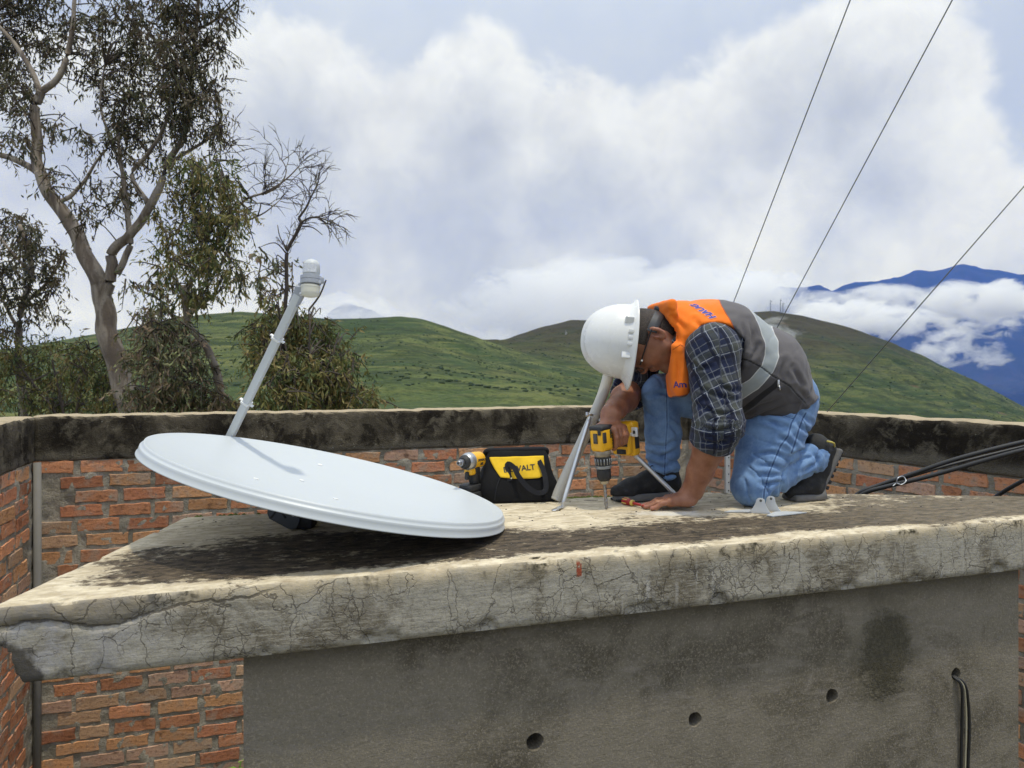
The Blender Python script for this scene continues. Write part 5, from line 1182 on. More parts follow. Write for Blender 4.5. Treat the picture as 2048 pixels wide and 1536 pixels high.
dB, _ = seg_dist2(px, BAND); dS, sS = seg_dist2(px, SEAM); dZ, _ = seg_dist2(px, ZIPP); dY, _ = seg_dist2(px, YOKE)
near = vnormals(V, F)[:, 1] < .45
dB = np.where(near, dB, np.abs(((V-np.array(TC[0]))@np.array((TC[2]-TC[0]).normalized()))-.20)*500)
for a_ in (dS, dZ, dY): a_[~near] = 99
side = np.where(sS > 0, 1., 0.)*near
def vest_fn(t, b):
    p = t.pos(); wv = t.noise(p, 420., 2); n = t.noise(p, 9., 4, .6); og = t.attr('orange')[2]; band = t.attr('band')[2]; sm = t.attr('seam')[2]; zp = t.attr('zipline')[2]; yk = t.attr('yoke')[2]; sd = t.attr('sidepanel')[2]
    k = t.m('MULTIPLY_ADD', n, .35, .82); grey = t.mix(t.ss(sd, .3, .7, 0, .55), (.125, .116, .120), (.050, .047, .049)); orc = (.88, .195, .016)
    isor = t.m('GREATER_THAN', og, 0.); isb = t.m('LESS_THAN', band, 12.)
    c = t.mix(1., grey, t.comb(k, k, k), 'MULTIPLY'); c = t.mix(isb, c, (.34, .37, .38)); c = t.mix(t.m('LESS_THAN', t.m('ABSOLUTE', t.m('SUBTRACT', band, 12.6)), .9), c, (.55, .55, .54))
    c = t.mix(t.ss(sm, 2.4, 1.2, 0, .9), c, (.008, .008, .008)); c = t.mix(t.ss(zp, 6.5, 4.5, 0, .85), c, (.010, .010, .011)); co = t.mix(1., orc, t.comb(k, k, k), 'MULTIPLY'); co = t.mix(t.ss(yk, 1.6, .6, 0, .7), co, (.22, .03, .004)); c = t.mix(isor, c, co)
    c = t.mix(t.m('LESS_THAN', t.m('ABSOLUTE', og), .9), c, (.45, .10, .03))
    t.set(b, 'Base_Color', c); t.set(b, 'Roughness', t.m('MULTIPLY_ADD', isb, -.35, .85)); t.set(b, 'Sheen_Weight', .12); t.set(b, 'Specular_IOR_Level', .25); t.set(b, 'Normal', t.bump(t.m('ADD', t.m('MULTIPLY', wv, .4), t.m('ADD', n, t.m('MULTIPLY', t.ss(sm, 4., 1.), -1.))), .35, .006))
vest = mk('vest', V, F, mat('vest_cloth', vest_fn), man, attrs={'orange': orange, 'band': dB, 'seam': dS, 'zipline': dZ, 'yoke': dY, 'sidepanel': side}); vest['label'] = 'sleeveless vest with orange shoulders, grey back and a silver reflective band'
bpy.context.view_layer.update()
vbv = BVHTree.FromObject(vest, bpy.context.evaluated_depsgraph_get()); vinv = world_of(vest)
def on_vest(px, py, lift=.002):
    d = Vector(((px-CX)/FPX, 1, -(py-HY)/FPX)).normalized(); h = vbv.ray_cast(vinv.inverted() @ Vector((0, 0, ZC)), d)
    return (vinv @ h[0]-d*lift, h[1]) if h[0] is not None else (P(px, py, 2.6), Vector((0, -1, 0)))
zp, zn = on_vest(1557, 763, .004); zz = rbox('zip_pull', zp+Vector((0, 0, -.006)), (.007, .005, .024), M_BOLT, vest, bev=.001); 
tube('zip_loop', [zp+Vector((.002, -.003, -.014)), zp+Vector((.004, -.004, -.03))], .0022, M_BOLT, vest, seg=6)
M_BLUE = grain((.035, .055, .34), .1, .7, 40.); M_PINK = grain((.80, .35, .25), .1, .8, 40.)
a, n_ = on_vest(1407, 622); e1 = (on_vest(1388, 610)[0]-on_vest(1424, 634)[0]).normalized(); up_ = (n_-e1*n_.dot(e1)).normalized(); yy = up_.cross(e1).normalized()
text_obj('back_lettering', 'HAUG', .036, axes(e1, yy, up_, a), M_BLUE, vest, shear=.2, bold=.0012, onto=vest, lift=.0022); text_obj('back_lettering_border', 'HAUG', .036, axes(e1, yy, up_, a), M_PINK, vest, shear=.2, bold=.0035, onto=vest, lift=.0012)
a, n_ = on_vest(1347, 770); e1 = (on_vest(1366, 769)[0]-on_vest(1346, 770)[0]).normalized(); up_ = Vector((0, -1, .1)); up_ = (up_-e1*up_.dot(e1)).normalized(); yy = up_.cross(e1)
text_obj('chest_lettering', 'Amer', .030, axes(e1, yy, up_, a), grain((.06, .03, .16), .1, .7), vest, bold=.0008, onto=vest, align='LEFT')
rbox('vest_toggle', P(1478, 838, 2.575) if False else on_vest(1476, 852, .002)[0], (.012, .006, .016), grain((.75, .16, .03), .1, .7), vest, bev=.002)

# ---- jeans
def denim_fn(t, b):
    p = t.pos(); n = t.noise(p, 16., 5, .62); w = t.noise(p, 520., 2, .5); sm = t.attr('seam')[2]; st = t.attr('stitch')[2]
    c = t.mix(t.ss(n, .30, .70), (.105, .19, .37), (.195, .32, .53)); c = t.mix(t.ss(t.noise(p, 60., 4, .7), .5, .75, 0, .3), c, (.31, .42, .56)); c = t.mix(t.ss(sm, 1.9, .7, 0, .8), c, (.030, .060, .15)); c = t.mix(t.m('MULTIPLY', t.m('LESS_THAN', t.m('ABSOLUTE', t.m('SUBTRACT', st, 3.)), .6), .6), c, (.24, .38, .60))
    t.set(b, 'Base_Color', c); t.set(b, 'Roughness', .88); t.set(b, 'Sheen_Weight', .12); t.set(b, 'Specular_IOR_Level', .2); t.set(b, 'Normal', t.bump(t.m('ADD', t.m('MULTIPLY', w, .35), t.m('MULTIPLY', t.ss(sm, 5., 1.), -.8)), .5, .003))
M_DENIM = mat('denim', denim_fn)
g = SDF((.45, 2.50, ZS-.006), (1.36, 3.3, ZS+.60), .0044)
g.chain([HL+Vector((.02, .02, .03)), HL.lerp(KL, .4), KL], [.118, .116, .073], .03); g.chain([KL, KL.lerp(AL, .35), KL.lerp(AL, .75), AL+(AL-KL)*.12], [.071, .066, .058, .060], .012)
g.ell(Z(1.045, 2.90, .36), ((1, 0, 0), (0, 1, 0), (0, 0, 1)), (.108, .14, .118), .05)
g.chain([HR, KR], [.125, .076], .04); g.chain([KR, KR.lerp(AR, .5), AR+Vector((.0, 0, -.035))], [.073, .066, .056], .015)
g.chain([TC[0]+Vector((.015, 0, .0)), TC[1]], [.120, .12], .05)
ka = (AL-KL).normalized(); kb, kc, _ = frame(ka); g.box(AL+ka*(.018+.06), (ka, kb, kc), (.06, .12, .12), .004, .006, 's'); g.box(AR+Vector((0, 0, -.022-.06)), ((0, 0, 1), (1, 0, 0), (0, 1, 0)), (.06, .12, .12), .004, .006, 's'); g.clip((0, 0, ZS+.001), (0, 0, -1), .006)
V, F = g.mesh(3)
sLk, aLk, dLk = limb_uv(V, [HL, KL, AL]); sRk, aRk, dRk = limb_uv(V, [HR, KR, AR]); l1 = (KL-HL).length; l2 = (AL-KL).length; r1 = (KR-HR).length; r2 = (AR-KR).length
def jean_f(V, N):
    o = np.zeros(len(V))
    for i, v in enumerate(V):
        if dLk[i]-.02 < dRk[i] and v[1] < 3.0 and v[0] > .74:
            s, a = sLk[i], aLk[i]; w = .16+.95*math.exp(-((s-l1*.98)/.10)**2)*(N[i][0] > -.55)+.9*math.exp(-((s-l1-l2)/.08)**2)+.45*math.exp(-((s-.05)/.10)**2)
        else:
            s, a = sRk[i], aRk[i]; w = .14+1.2*math.exp(-((s-r1-r2+.01)/.075)**2)+.35*math.exp(-((s-r1-.06)/.05)**2)
        o[i] = (math.sin(s*92+fbm(Vector((v[0]*9, v[1]*9, v[2]*9)), 2)*4+a*7)*.30-1.5*(1-abs(math.sin(s*36+fbm(Vector((v[0]*5+3, v[1]*5, v[2]*5)), 2)*3.5+a*6)))**5+fbm(Vector((s*16, a*4, 2.)), 1)*.35)*w
    return o
V = folds(V, F, .0060, jean_f)
V = creases(V, F, [[(1562, 948), (1545, 952), (1520, 950)], [(1562, 958), (1540, 968), (1522, 968)], [(1560, 966), (1548, 985), (1538, 1004)], [(1564, 968), (1562, 988), (1556, 1004)], [(1566, 940), (1545, 930), (1515, 932)], [(1572, 915), (1545, 905), (1512, 908)], [(1590, 842), (1560, 828), (1520, 826)], [(1582, 858), (1555, 850), (1525, 838)], [(1618, 842), (1600, 826), (1588, 824)], [(1612, 862), (1596, 850)], [(1590, 895), (1575, 880), (1558, 876)], [(1582, 912), (1600, 902), (1625, 905)], [(1590, 928), (1612, 915), (1634, 915)], [(1605, 948), (1622, 932), (1638, 922)], [(1596, 962), (1618, 950), (1634, 938)], [(1620, 900), (1632, 915), (1636, 935)],
     [(1296, 905), (1320, 914), (1350, 902)], [(1296, 925), (1325, 936), (1354, 924)], [(1298, 942), (1328, 952), (1352, 944)], [(1300, 890), (1330, 893), (1352, 878)], [(1340, 850), (1352, 862), (1356, 876)], [(1300, 790), (1320, 786), (1350, 790)]], .0085, 3.2)
V[:, 2] = np.maximum(V[:, 2], ZS+.0012); px = pix(V); nr = (vnormals(V, F)[:, 1] < .35) & (px[:, 0] > 1440)
pl1 = [(1600, 806), (1594, 826), (1583, 846), (1576, 872), (1561, 892), (1549, 920), (1537, 950), (1529, 980), (1526, 1012)]; pl2 = [(1612, 826), (1606, 836), (1598, 858), (1590, 886), (1583, 906)]; pl3 = [(1540, 826), (1570, 832), (1588, 838)]
far = (px[:, 0] < 1400); pl4 = [(1333, 770), (1334, 850), (1330, 920), (1328, 985)]
d1, d2, d3, d4 = (seg_dist2(px, pl)[0] for pl in (pl1, pl2, pl3, pl4)); sm = np.where(nr, np.minimum(np.minimum(d1, d2), d3*1.4), 99.); sm = np.where(far, d4*1.2, sm)
mk('jeans', V, F, M_DENIM, man, attrs={'seam': sm, 'stitch': sm})
# the belt showing at the back of the waist
bl = [P(1626, 800, 2.86)+Vector((.0, 0, 0)), P(1622, 790, 2.80)]
# ---- shoes
def shoe_fn(t, b):
    p = t.pos(); n = t.noise(p, 40., 4, .6); w = t.noise(p, 500., 2); t.set(b, 'Base_Color', t.mix(t.ss(n, .45, .75), (.010, .010, .011), (.030, .030, .031))); t.set(b, 'Roughness', .75); t.set(b, 'Normal', t.bump(t.m('ADD', n, t.m('MULTIPLY', w, .4)), .5, .004))
M_SHOE = mat('black_mesh_shoe', shoe_fn); M_SOLE = grain((.14, .14, .142), .3, .8, 60., .3); M_TREAD = grain((.014, .014, .015), .3, .8, 60., .3)
fd = (Z(.385, 2.80, 0)-Z(.625, 2.885, 0)).normalized(); fs = Vector((-fd.y, fd.x, 0)); he = Z(.612, 2.882, 0)
def fp(a, s, z): return he+fd*a+fs*s+Vector((0, 0, z))
g = SDF((.33, 2.70, ZS), (.72, 2.99, ZS+.17), .0042)
g.chain([fp(.0, 0, .055), fp(.09, 0, .052), fp(.17, 0, .042), fp(.232, .004, .034)], [.038, .040, .038, .028], .03); g.cone(fp(.012, 0, .06), fp(.018, 0, .125), .040, .043, .02); g.cone(fp(.03, 0, .10), fp(.11, 0, .075), .036, .030, .03); g.cone(fp(.19, .02, .034), fp(.19, -.02, .034), .028, .028, .02)
g.clip(fp(.02, 0, .128), (0.15, 0, 1), .006); g.clip(fp(0, 0, .022), (0, 0, -1)); V, F = g.mesh(2); mk('shoe', V, F, M_SHOE, man)
shoeR = bpy.data.objects['shoe']
def sole_outline(n=40, L=.285):
    pts = []
    for k in range(n):
        w = 2*PI*k/n; x = .5*L*math.copysign(abs(math.cos(w))**.72, math.cos(w)); f = x/L+.5; wd = (.036+.013*math.sin(f*PI)+.010*math.exp(-((f-.72)/.2)**2)); pts.append((x, wd*math.copysign(abs(math.sin(w))**.8, math.sin(w))))
    return pts
so = plate('sole', sole_outline(), .026, axes(fd, fs, (0, 0, 1), fp(.106, 0, .016)), M_SOLE, shoeR, bev=.006)
for k in range(11):
    a_ = -.018+.0255*k; rbox('tread_lug', fp(a_, 0, .0055), (.014, .084 if 2 < k < 10 else .066, .009), M_TREAD, shoeR, rot=axes(fd, fs, (0, 0, 1), (0, 0, 0)).to_3x3(), bev=.002)
for k in range(5):
    c = fp(.075+.020*k, 0, .118-.0125*k); tube('lace', smooth_line([c-fs*.026+Vector((0, 0, -.010)), c+Vector((0, 0, .0035)), c+fs*.026+Vector((0, 0, -.010))], 4), .0022, M_BLACK, shoeR, seg=6)
kn = fp(.070, 0, .124)
for s in (-1, 1):
    tube('lace', smooth_line([kn, kn+fs*.014*s+Vector((0, 0, .016))+fd*.006, kn+fs*.026*s+Vector((0, 0, .026))+fd*.002, kn+fs*.018*s+Vector((0, 0, .008)), kn], 5), .0019, M_BLACK, shoeR, seg=6); tube('lace', smooth_line([kn, kn+fs*.02*s+fd*.03+Vector((0, 0, .004)), kn+fs*.034*s+fd*.045+Vector((0, 0, -.012))], 5), .0019, M_BLACK, shoeR, seg=6)
# kneeling foot: toes tucked, heel raised
heel, ball, toe = Z(1.205, 2.885, .182), Z(1.135, 2.850, .050), Z(1.050, 2.815, .032)
g = SDF((.93, 2.70, ZS), (1.36, 3.02, ZS+.30), .0042)
g.chain([heel, heel.lerp(ball, .5), ball, toe], [.040, .042, .044, .027], .03); g.cone(heel+Vector((-.012, 0, .0)), AL+Vector((.005, .0, .035)), .042, .050, .02); g.cone(AL, ball+Vector((-.03, 0, .035)), .046, .034, .03); g.clip((0, 0, ZS+.004), (0, 0, -1), .004); V, F = g.mesh(2); sh2 = mk('shoe', V, F, M_SHOE, man)
g = SDF((.93, 2.70, ZS), (1.40, 3.04, ZS+.30), .004)
so_n = Vector((.80, .10, -.55)).normalized(); wx = Vector((-.3, .95, 0)).normalized()
c_ = heel.lerp(ball, .45)+so_n*.029; ax1 = (ball-heel).normalized(); g.box(c_, (ax1, wx, ax1.cross(wx)), (.094, .040, .012), .010, .03); g.box(Z(1.105, 2.835, .012), ((1, .35, 0), (-.35, 1, 0), (0, 0, 1)), (.072, .044, .013), .010, .03); g.clip((0, 0, ZS+.001), (0, 0, -1), .002); V, F = g.mesh(2); sl_ = mk('sole', V, F, grain((.13, .125, .12), .25, .8, 60., .3), sh2)
x1 = ax1; x3 = ax1.cross(wx); x3 = x3 if x3.dot(so_n) > 0 else -x3
for k in range(8): rbox('tread_lug', c_+x1*(-.088+.025*k)+x3*.0135, (.014, .076, .010), M_TREAD, sh2, rot=axes(x1, wx, x3, (0, 0, 0)).to_3x3(), bev=.002)
tube('shoe_trim', smooth_line([AL+Vector((.025, -.052, .06)), AL+Vector((.055, -.040, .052)), AL+Vector((.075, 0, .035))], 5), .0035, grain((.55, .45, .10), .1, .6), sh2, seg=8)
# ---- hard hat
M_HAT = grain((.72, .72, .70), .03, .26, 25., big=6.)
bu = Vector((-1, 0, .11)).normalized(); bf = Vector((-.11, 0, -1)).normalized(); bl_ = Vector((0, -1, 0)); HB = P(1263, 683, 2.685)
def hp(u, f, l): return HB+bu*u+bf*f+bl_*l
def hat():
    n, m = 96, 30; V, F = [], []
    for j in range(m+1):
        ph = (PI/2)*j/m; r = math.cos(ph)**.86; h = math.sin(ph)
        for k in range(n):
            w = 2*PI*k/n; c, s = math.cos(w), math.sin(w); a = .132 if c > 0 else .134
            rr = r*(1+.012*math.cos(4*w)); rid = .006*math.exp(-((s*.112*r)/.012)**2)*(1 if j < m-1 else 1)*min(1, j/6)
            rid += .0035*(math.exp(-((abs(s*.112*r)-.042)/.006)**2))*min(1, j/8)*(j < m*.93)
            V.append(hp(.018+h*(.158+rid), c*a*rr+(.004), s*.112*rr*(1+rid*.5)))
    F = [(j*n+k, j*n+(k+1) % n, (j+1)*n+(k+1) % n, (j+1)*n+k) for j in range(m) for k in range(n)]
    sh = mk('hard_hat', V, F, M_HAT, man); sh['label'] = 'white hard hat pulled low over the face'
    # brim: a thin skirt all round that grows into the peak
    V, F = [], []
    for (u0, ex, th) in ((.030, -.002, 0), (.018, .003, 0), (.008, .010, 0), (.003, .016, 0), (-.001, .018, 0), (-.003, .017, 1), (-.001, .012, 1), (.004, .004, 1), (.008, -.004, 1)):
        for k in range(n):
            w = 2*PI*k/n; c, s = math.cos(w), math.sin(w); pk = max(0, c)**2.2; rear = max(0, -c)**3
            e = ex*(1+1.15*pk*(ex > 0)+.25*rear*(ex > 0)); droop = -.006*pk*(ex > .008)*1.
            V.append(hp(u0+droop+(.004*pk if ex > .008 else 0), c*(.133+e)+.004, s*(.1125+e*.8)))
    F = [(j*n+k, j*n+(k+1) % n, (j+1)*n+(k+1) % n, (j+1)*n+k) for j in range(8) for k in range(n)]
    mk('brim', V, F, M_HAT, sh)
    for f_, nm in ((-.068, 'side_boss'), (.052, 'side_boss')):
        c = hp(.030, f_, .112*math.sqrt(max(0, 1-(f_/.135)**2))+.002); rbox(nm, c, (.032, .030, .011), M_HAT, sh, rot=axes(bu, bf, bl_, (0, 0, 0)).to_3x3() @ Matrix.Rotation(.30*(1 if f_ > 0 else -1)*1.2, 3, 'X'), bev=.0052, segs=3)
    for f_ in (-.030, -.008, .014): rbox('slot_boss', hp(.022, f_, .1135), (.017, .014, .008), M_HAT, sh, rot=axes(bu, bf, bl_, (0, 0, 0)).to_3x3(), bev=.002)
    return sh
hat_o = hat()
M_STRAP = grain((.035, .037, .042), .2, .45, 50.)
st_ = [hd_(.01, -.100, 0)+hl*l*1.0 for l in ()]
V, F = [], []
for j, (u0, ro) in enumerate(((.006, .004), (-.012, .005), (-.030, .005), (-.031, .0015), (.005, .001))):
    for k in range(25):
        w = math.radians(-78+156*k/24); V.append(hd_(u0-.020*math.cos(w)**2, -math.cos(w)*(.104+ro), math.sin(w)*(.083+ro)))
F = [(j*25+k, j*25+k+1, (j+1)*25+k+1, (j+1)*25+k) for j in range(4) for k in range(24)]; hb = mk('head_band', V, F, M_STRAP, hat_o)
lathe('ratchet_knob', [(0, .019), (.006, .021), (.013, .020), (.016, .013)], hd_(-.030, -.108, .0), -hf, M_STRAP, hat_o, seg=24)
# ---- glasses
M_FRAME = grain((.012, .012, .013), .2, .35, 50.)
gl = tube('glasses', smooth_line([hd_(-.012, -.035, .084), hd_(-.010, -.010, .0845), hd_(-.010, .050, .081), hd_(-.012, .098, .070)], 5), .0026, M_FRAME, man, seg=8)
def lens_ring(s):
    c = hd_(-.020, .116, .036*s); pts = [c+hu*(.017*math.sin(w)*1.)+(hl*s*.96-hf*.22).normalized()*.029*math.cos(w) for w in [2*PI*k/20 for k in range(21)]]
    tube('lens_rim', pts, .0018, M_FRAME, gl, seg=6, caps=False)
    m = bpy.data.materials.new('lens'); m.use_nodes = True; t = NT(m.node_tree); o = t.n('ShaderNodeOutputMaterial'); a = t.n('ShaderNodeBsdfTransparent', None, Color=(.75, .76, .78)); b = t.n('ShaderNodeBsdfGlossy', None, Roughness=.05); mx = t.n('ShaderNodeMixShader', None, i0=.14); t.set(mx, 'i1', a); t.set(mx, 'i2', b); m.node_tree.links.new(mx.outputs[0], o.inputs[0])
    mk('lens', [c]+pts[:-1], [(0, 1+k, 1+(k+1) % 20) for k in range(20)], m, gl)
for s in (1, -1): lens_ring(s)
tube('temple_arm', smooth_line([hd_(-.012, -.02, -.084), hd_(-.010, .050, -.081), hd_(-.012, .098, -.070)], 5), .0026, M_FRAME, gl, seg=8); tube('nose_bridge', smooth_line([hd_(-.016, .112, .010), hd_(-.010, .114, 0), hd_(-.016, .112, -.010)], 4), .0018, M_FRAME, gl, seg=6)
lathe('hinge', [(0, .0032), (.006, .0032)], hd_(-.012, .080, .0785), hf, M_WHITE, gl, seg=8)
# ================================================================== eucalyptus trees and bushes beyond the wall
def bark_fn(t, b):
    p = t.pos(); n1 = t.noise(t.v('MULTIPLY', p, (6., 6., 1.6)), 1., 5, .6, .6); n2 = t.noise(p, 30., 4, .7)
    c = t.mix(t.ss(n1, .38, .62), (.14, .108, .082), (.33, .28, .225)); c = t.mix(t.ss(n2, .52, .75, 0, .5), c, (.045, .034, .026)); t.set(b, 'Base_Color', c); t.set(b, 'Roughness', .9); t.set(b, 'Normal', t.bump(t.m('ADD', n1, n2), .6, .02))
M_BARK = mat('eucalyptus_bark', bark_fn); M_TWIG = grain((.060, .046, .036), .3, .9, 20.)
def leaf_mat(cols):
    def fn(t, b):
        r = t.attr('tone')[2]; ramp = t.n('ShaderNodeValToRGB', None, i0=r); cr = ramp.color_ramp; cr.elements[0].color = (*cols[0], 1); cr.elements[1].color = (*cols[-1], 1); cr.elements[0].position = 0; cr.elements[1].position = 1
        for i, c in enumerate(cols[1:-1]): e = cr.elements.new((i+1)/(len(cols)-1)); e.color = (*c, 1)
        t.set(b, 'Base_Color', ramp.outputs[0]); t.set(b, 'Roughness', .55); t.set(b, 'Specular_IOR_Level', .35)
        tr = t.n('ShaderNodeBsdfTranslucent', None, Color=ramp.outputs[0]); mx = t.n('ShaderNodeMixShader', None, i0=.28); out = [n for n in t.t.nodes if n.type == 'OUTPUT_MATERIAL'][0]
        t.t.links.new(b.outputs[0], mx.inputs[1]); t.t.links.new(tr.outputs[0], mx.inputs[2]); fn.mx = mx
    m = mat('leaves', fn); t = m.node_tree; out = [n for n in t.nodes if n.type == 'OUTPUT_MATERIAL'][0]; t.links.new(fn.mx.outputs[0], out.inputs[0]); return m
M_LEAF_D = leaf_mat([(0.043, 0.050, 0.027), (0.073, 0.075, 0.036), (0.106, 0.089, 0.048), (0.135, 0.092, 0.061), (0.144, 0.144, 0.053)])
M_LEAF_G = leaf_mat([(0.065, 0.094, 0.035), (0.114, 0.146, 0.047), (0.182, 0.176, 0.052), (0.215, 0.150, 0.058), (0.286, 0.267, 0.091)])
M_LEAF_R = leaf_mat([(0.075, 0.096, 0.049), (0.130, 0.146, 0.068), (0.195, 0.159, 0.091), (0.260, 0.176, 0.120), (0.234, 0.260, 0.104)])
class Leaves:
    def __init__(s): s.V = []; s.T = []; s.tw = []
    def clump(s, c, r, n, rg, droop=.8, ll=(.09, .17), lw=.13, tone=(0, 1), tw_len=(.16, .42)):
        """hanging twigs, each strung with narrow leaves"""
        r = np.array(r); subs = []
        for _ in range(max(2, n//5)):
            u = rg.normal(size=3); u /= np.linalg.norm(u); subs.append(np.array(c)+u*r*rg.random()**.4)
        c0 = c
        for _ in range(n):
            c = subs[rg.integers(len(subs))]
            u = rg.normal(size=3); u /= np.linalg.norm(u); o = np.array(c)+u*r*.42*rg.random()**.5
            d = rg.normal(size=3)*.6; d[2] -= droop*.6; d /= np.linalg.norm(d); L = rg.uniform(*tw_len); m = rg.integers(6, 12); tn = rg.uniform(*tone); pts = []
            for i in range(m):
                f = i/m; p = o+d*L*f+np.array([0, 0, -droop*.35*L*f*f]); pts.append(p)
                ld = rg.normal(size=3)*.55; ld[2] -= droop; ld += d*.4; ld /= np.linalg.norm(ld); sd = np.cross(ld, rg.normal(size=3)); sd /= np.linalg.norm(sd)+1e-9; l = rg.uniform(*ll); w = l*lw*rg.uniform(.7, 1.3); bend = np.cross(sd, ld)*l*rg.uniform(-.12, .12)
                s.V.extend((p, p+ld*l*.45+sd*w+bend, p+ld*l, p+ld*l*.45-sd*w+bend)); s.T.extend([min(1, max(0, tn+rg.normal()*.12))]*2)
            if len(pts) > 2: s.tw.append((pts[0], pts[len(pts)//2], pts[-1]))
    def build(s, parent, m, name='crown'):
        V = np.array(s.V); n = len(V)//4; b = np.arange(n)*4; F = np.concatenate([np.stack([b, b+1, b+2], 1), np.stack([b, b+2, b+3], 1)], 1).reshape(-1, 3)
        return mk(name, V, F, m, parent, smooth=False, fattrs={'tone': s.T})
def strands(name, L, m, parent, r0=.006, r1=.0025, seg=4):
    V, F = [], []
    for pts in L:
        k = len(pts); v, f = tube_vf(pts, [r0+(r1-r0)*i/(k-1) for i in range(k)], seg, caps=False); o = len(V); V.extend(v); F.extend([tuple(i+o for i in q) for q in f])
    return mk(name, V, F, m, parent) if V else None
def limb_pts(pl, D, j=.10, rg=None):
    return smooth_line([P(x, y, D+(dd if len(q) > 2 else 0)) for q in pl for x, y, dd in [(q[0], q[1], q[2] if len(q) > 2 else 0)]], 5)
def tree(name, label, D, base, limbs, blobs, m, seed, dens=1., ll=(.09, .17), droop=.8, cat='tree', group=None, tone=(0, 1), bark=None, connect=True, lw=.13):
    rg = np.random.default_rng(seed); e = thing(name, (base.x, base.y, 0), label, cat, group); allp = []
    px1 = D/FPX
    for i, (pl, r0, r1) in enumerate(limbs):
        p = limb_pts(pl, D); n = len(p); rad = [(r0+(r1-r0)*(k/(n-1)))*px1 for k in range(n)]; p = [q+Vector((fbm(q*2.1+Vector((seed, 0, 0)), 2), fbm(q*2.1+Vector((0, seed, 5)), 2), 0))*min(.05, rad[k]*.7) for k, q in enumerate(p)]
        tube('trunk' if i == 0 else 'limb', p, rad, bark or M_BARK, e, seg=12 if i < 3 else 7); allp += [(q, rad[k]) for k, q in enumerate(p)]
    lv = Leaves(); con = []
    for (x, y, rx, ry, k, *dd) in blobs:
        dep = dd[0] if dd else rg.uniform(-.9, .9); c = P(x, y, D+dep); sc = (D+dep)/FPX
        lv.clump(c, (rx*sc, .55*(rx+ry)*.6*sc+.15, ry*sc), max(1, int(k*dens)), rg, droop, ll, lw, tone)
        if connect and allp:
            for _ in range(max(1, int(k*dens)//9)):
                q = Vector(np.array(c)+rg.normal(size=3)*np.array((rx, rx*.5, ry))*sc*.5); a = min(allp, key=lambda t_: (t_[0]-q).length+max(0, t_[0].z-q.z)*.6)[0]; md = (a+q)/2+Vector((rg.normal()*.08, rg.normal()*.08, .12)); con.append(smooth_line([a, md, q], 4))
    tag(lv.build(e, m), kind='stuff'); tw_ = strands('twigs', con+[[Vector(a) for a in t_] for t_ in lv.tw[::3]], M_TWIG, e, .011 if connect else .006, .003)
    if tw_: tag(tw_, kind='stuff')
    return e
D1 = 11.
main_limbs = [([(290, 1105), (283, 1000), (268, 880), (255, 800), (232, 725), (214, 660), (208, 610), (204, 585), (195, 558), (176, 520), (150, 468), (118, 415), (95, 375), (84, 345)], 25, 11), ([(86, 350), (72, 305), (70, 255), (74, 205), (82, 182)], 11, 8), ([(82, 184), (108, 164), (130, 128), (143, 75), (150, 10), (152, -70)], 7, 3), ([(80, 186), (62, 140), (35, 95), (5, 60), (-40, 20)], 6, 3), ([(86, 352), (62, 335), (35, 322), (0, 310), (-60, 300)], 7.5, 5),
 ([(112, 405), (140, 392), (168, 362), (190, 328), (214, 298)], 5, 2), ([(210, 622), (212, 596), (221, 562), (224, 530), (222, 508), (238, 488), (262, 472), (285, 440), (305, 405), (320, 375)], 12, 8), ([(235, 548), (248, 520), (262, 492), (262, 472)], 7, 6), ([(318, 380), (330, 335), (352, 298), (372, 262), (382, 200), (384, 130), (392, 50), (400, -60)], 7.5, 3), ([(262, 474), (255, 420), (248, 370), (240, 320), (236, 270)], 6, 3), ([(300, 410), (262, 350), (300, 305), (330, 250), (355, 180), (372, 110)], 5, 2), ([(332, 330), (380, 300), (425, 270), (445, 230)], 4, 2), ([(240, 330), (215, 260), (200, 200), (210, 130)], 3.5, 1.5), ([(390, 60), (430, 40), (465, 10), (500, -20)], 3, 1.5)]
B = lambda *a: a
main_blobs = [B(35, 30, 60, 45, 36), B(15, 110, 40, 50, 28), B(25, 170, 45, 40, 18), B(70, 95, 40, 35, 12), B(120, 30, 50, 45, 18), B(130, 100, 35, 40, 9), B(180, 40, 35, 40, 7), B(235, 25, 50, 40, 18), B(300, 35, 55, 40, 26), B(365, 30, 50, 40, 24), B(425, 25, 40, 40, 14), B(470, 20, 30, 25, 6), B(215, 105, 45, 40, 15), B(275, 105, 55, 45, 26), B(345, 105, 60, 45, 28), B(410, 100, 40, 45, 18), B(200, 160, 40, 35, 12), B(265, 175, 55, 45, 24), B(335, 180, 60, 45, 28), B(405, 175, 45, 45, 20), B(435, 215, 25, 35, 9), B(235, 235, 45, 35, 14), B(300, 245, 55, 40, 20), B(375, 245, 50, 40, 18), B(430, 250, 22, 25, 6), B(20, 210, 45, 40, 12), B(95, 235, 45, 30, 5), B(25, 275, 40, 35, 9), B(205, 290, 35, 25, 7), B(265, 300, 40, 35, 12), B(330, 295, 30, 25, 6), B(150, 265, 25, 30, 3), B(200, 375, 35, 40, 8), B(165, 420, 30, 30, 6), B(255, 380, 30, 40, 9), B(120, 350, 30, 30, 4), B(190, -60, 150, 50, 30), B(360, -50, 120, 45, 30), B(30, -50, 80, 50, 20)]
GT = 'eucalyptus trees beyond the brick wall'
tree('eucalyptus_tree', 'tall forked eucalyptus tree with bare pale trunk at the left', D1, P(290, 1105, D1), main_limbs, main_blobs, M_LEAF_D, 21, 4.2, (.055, .115), group=GT)
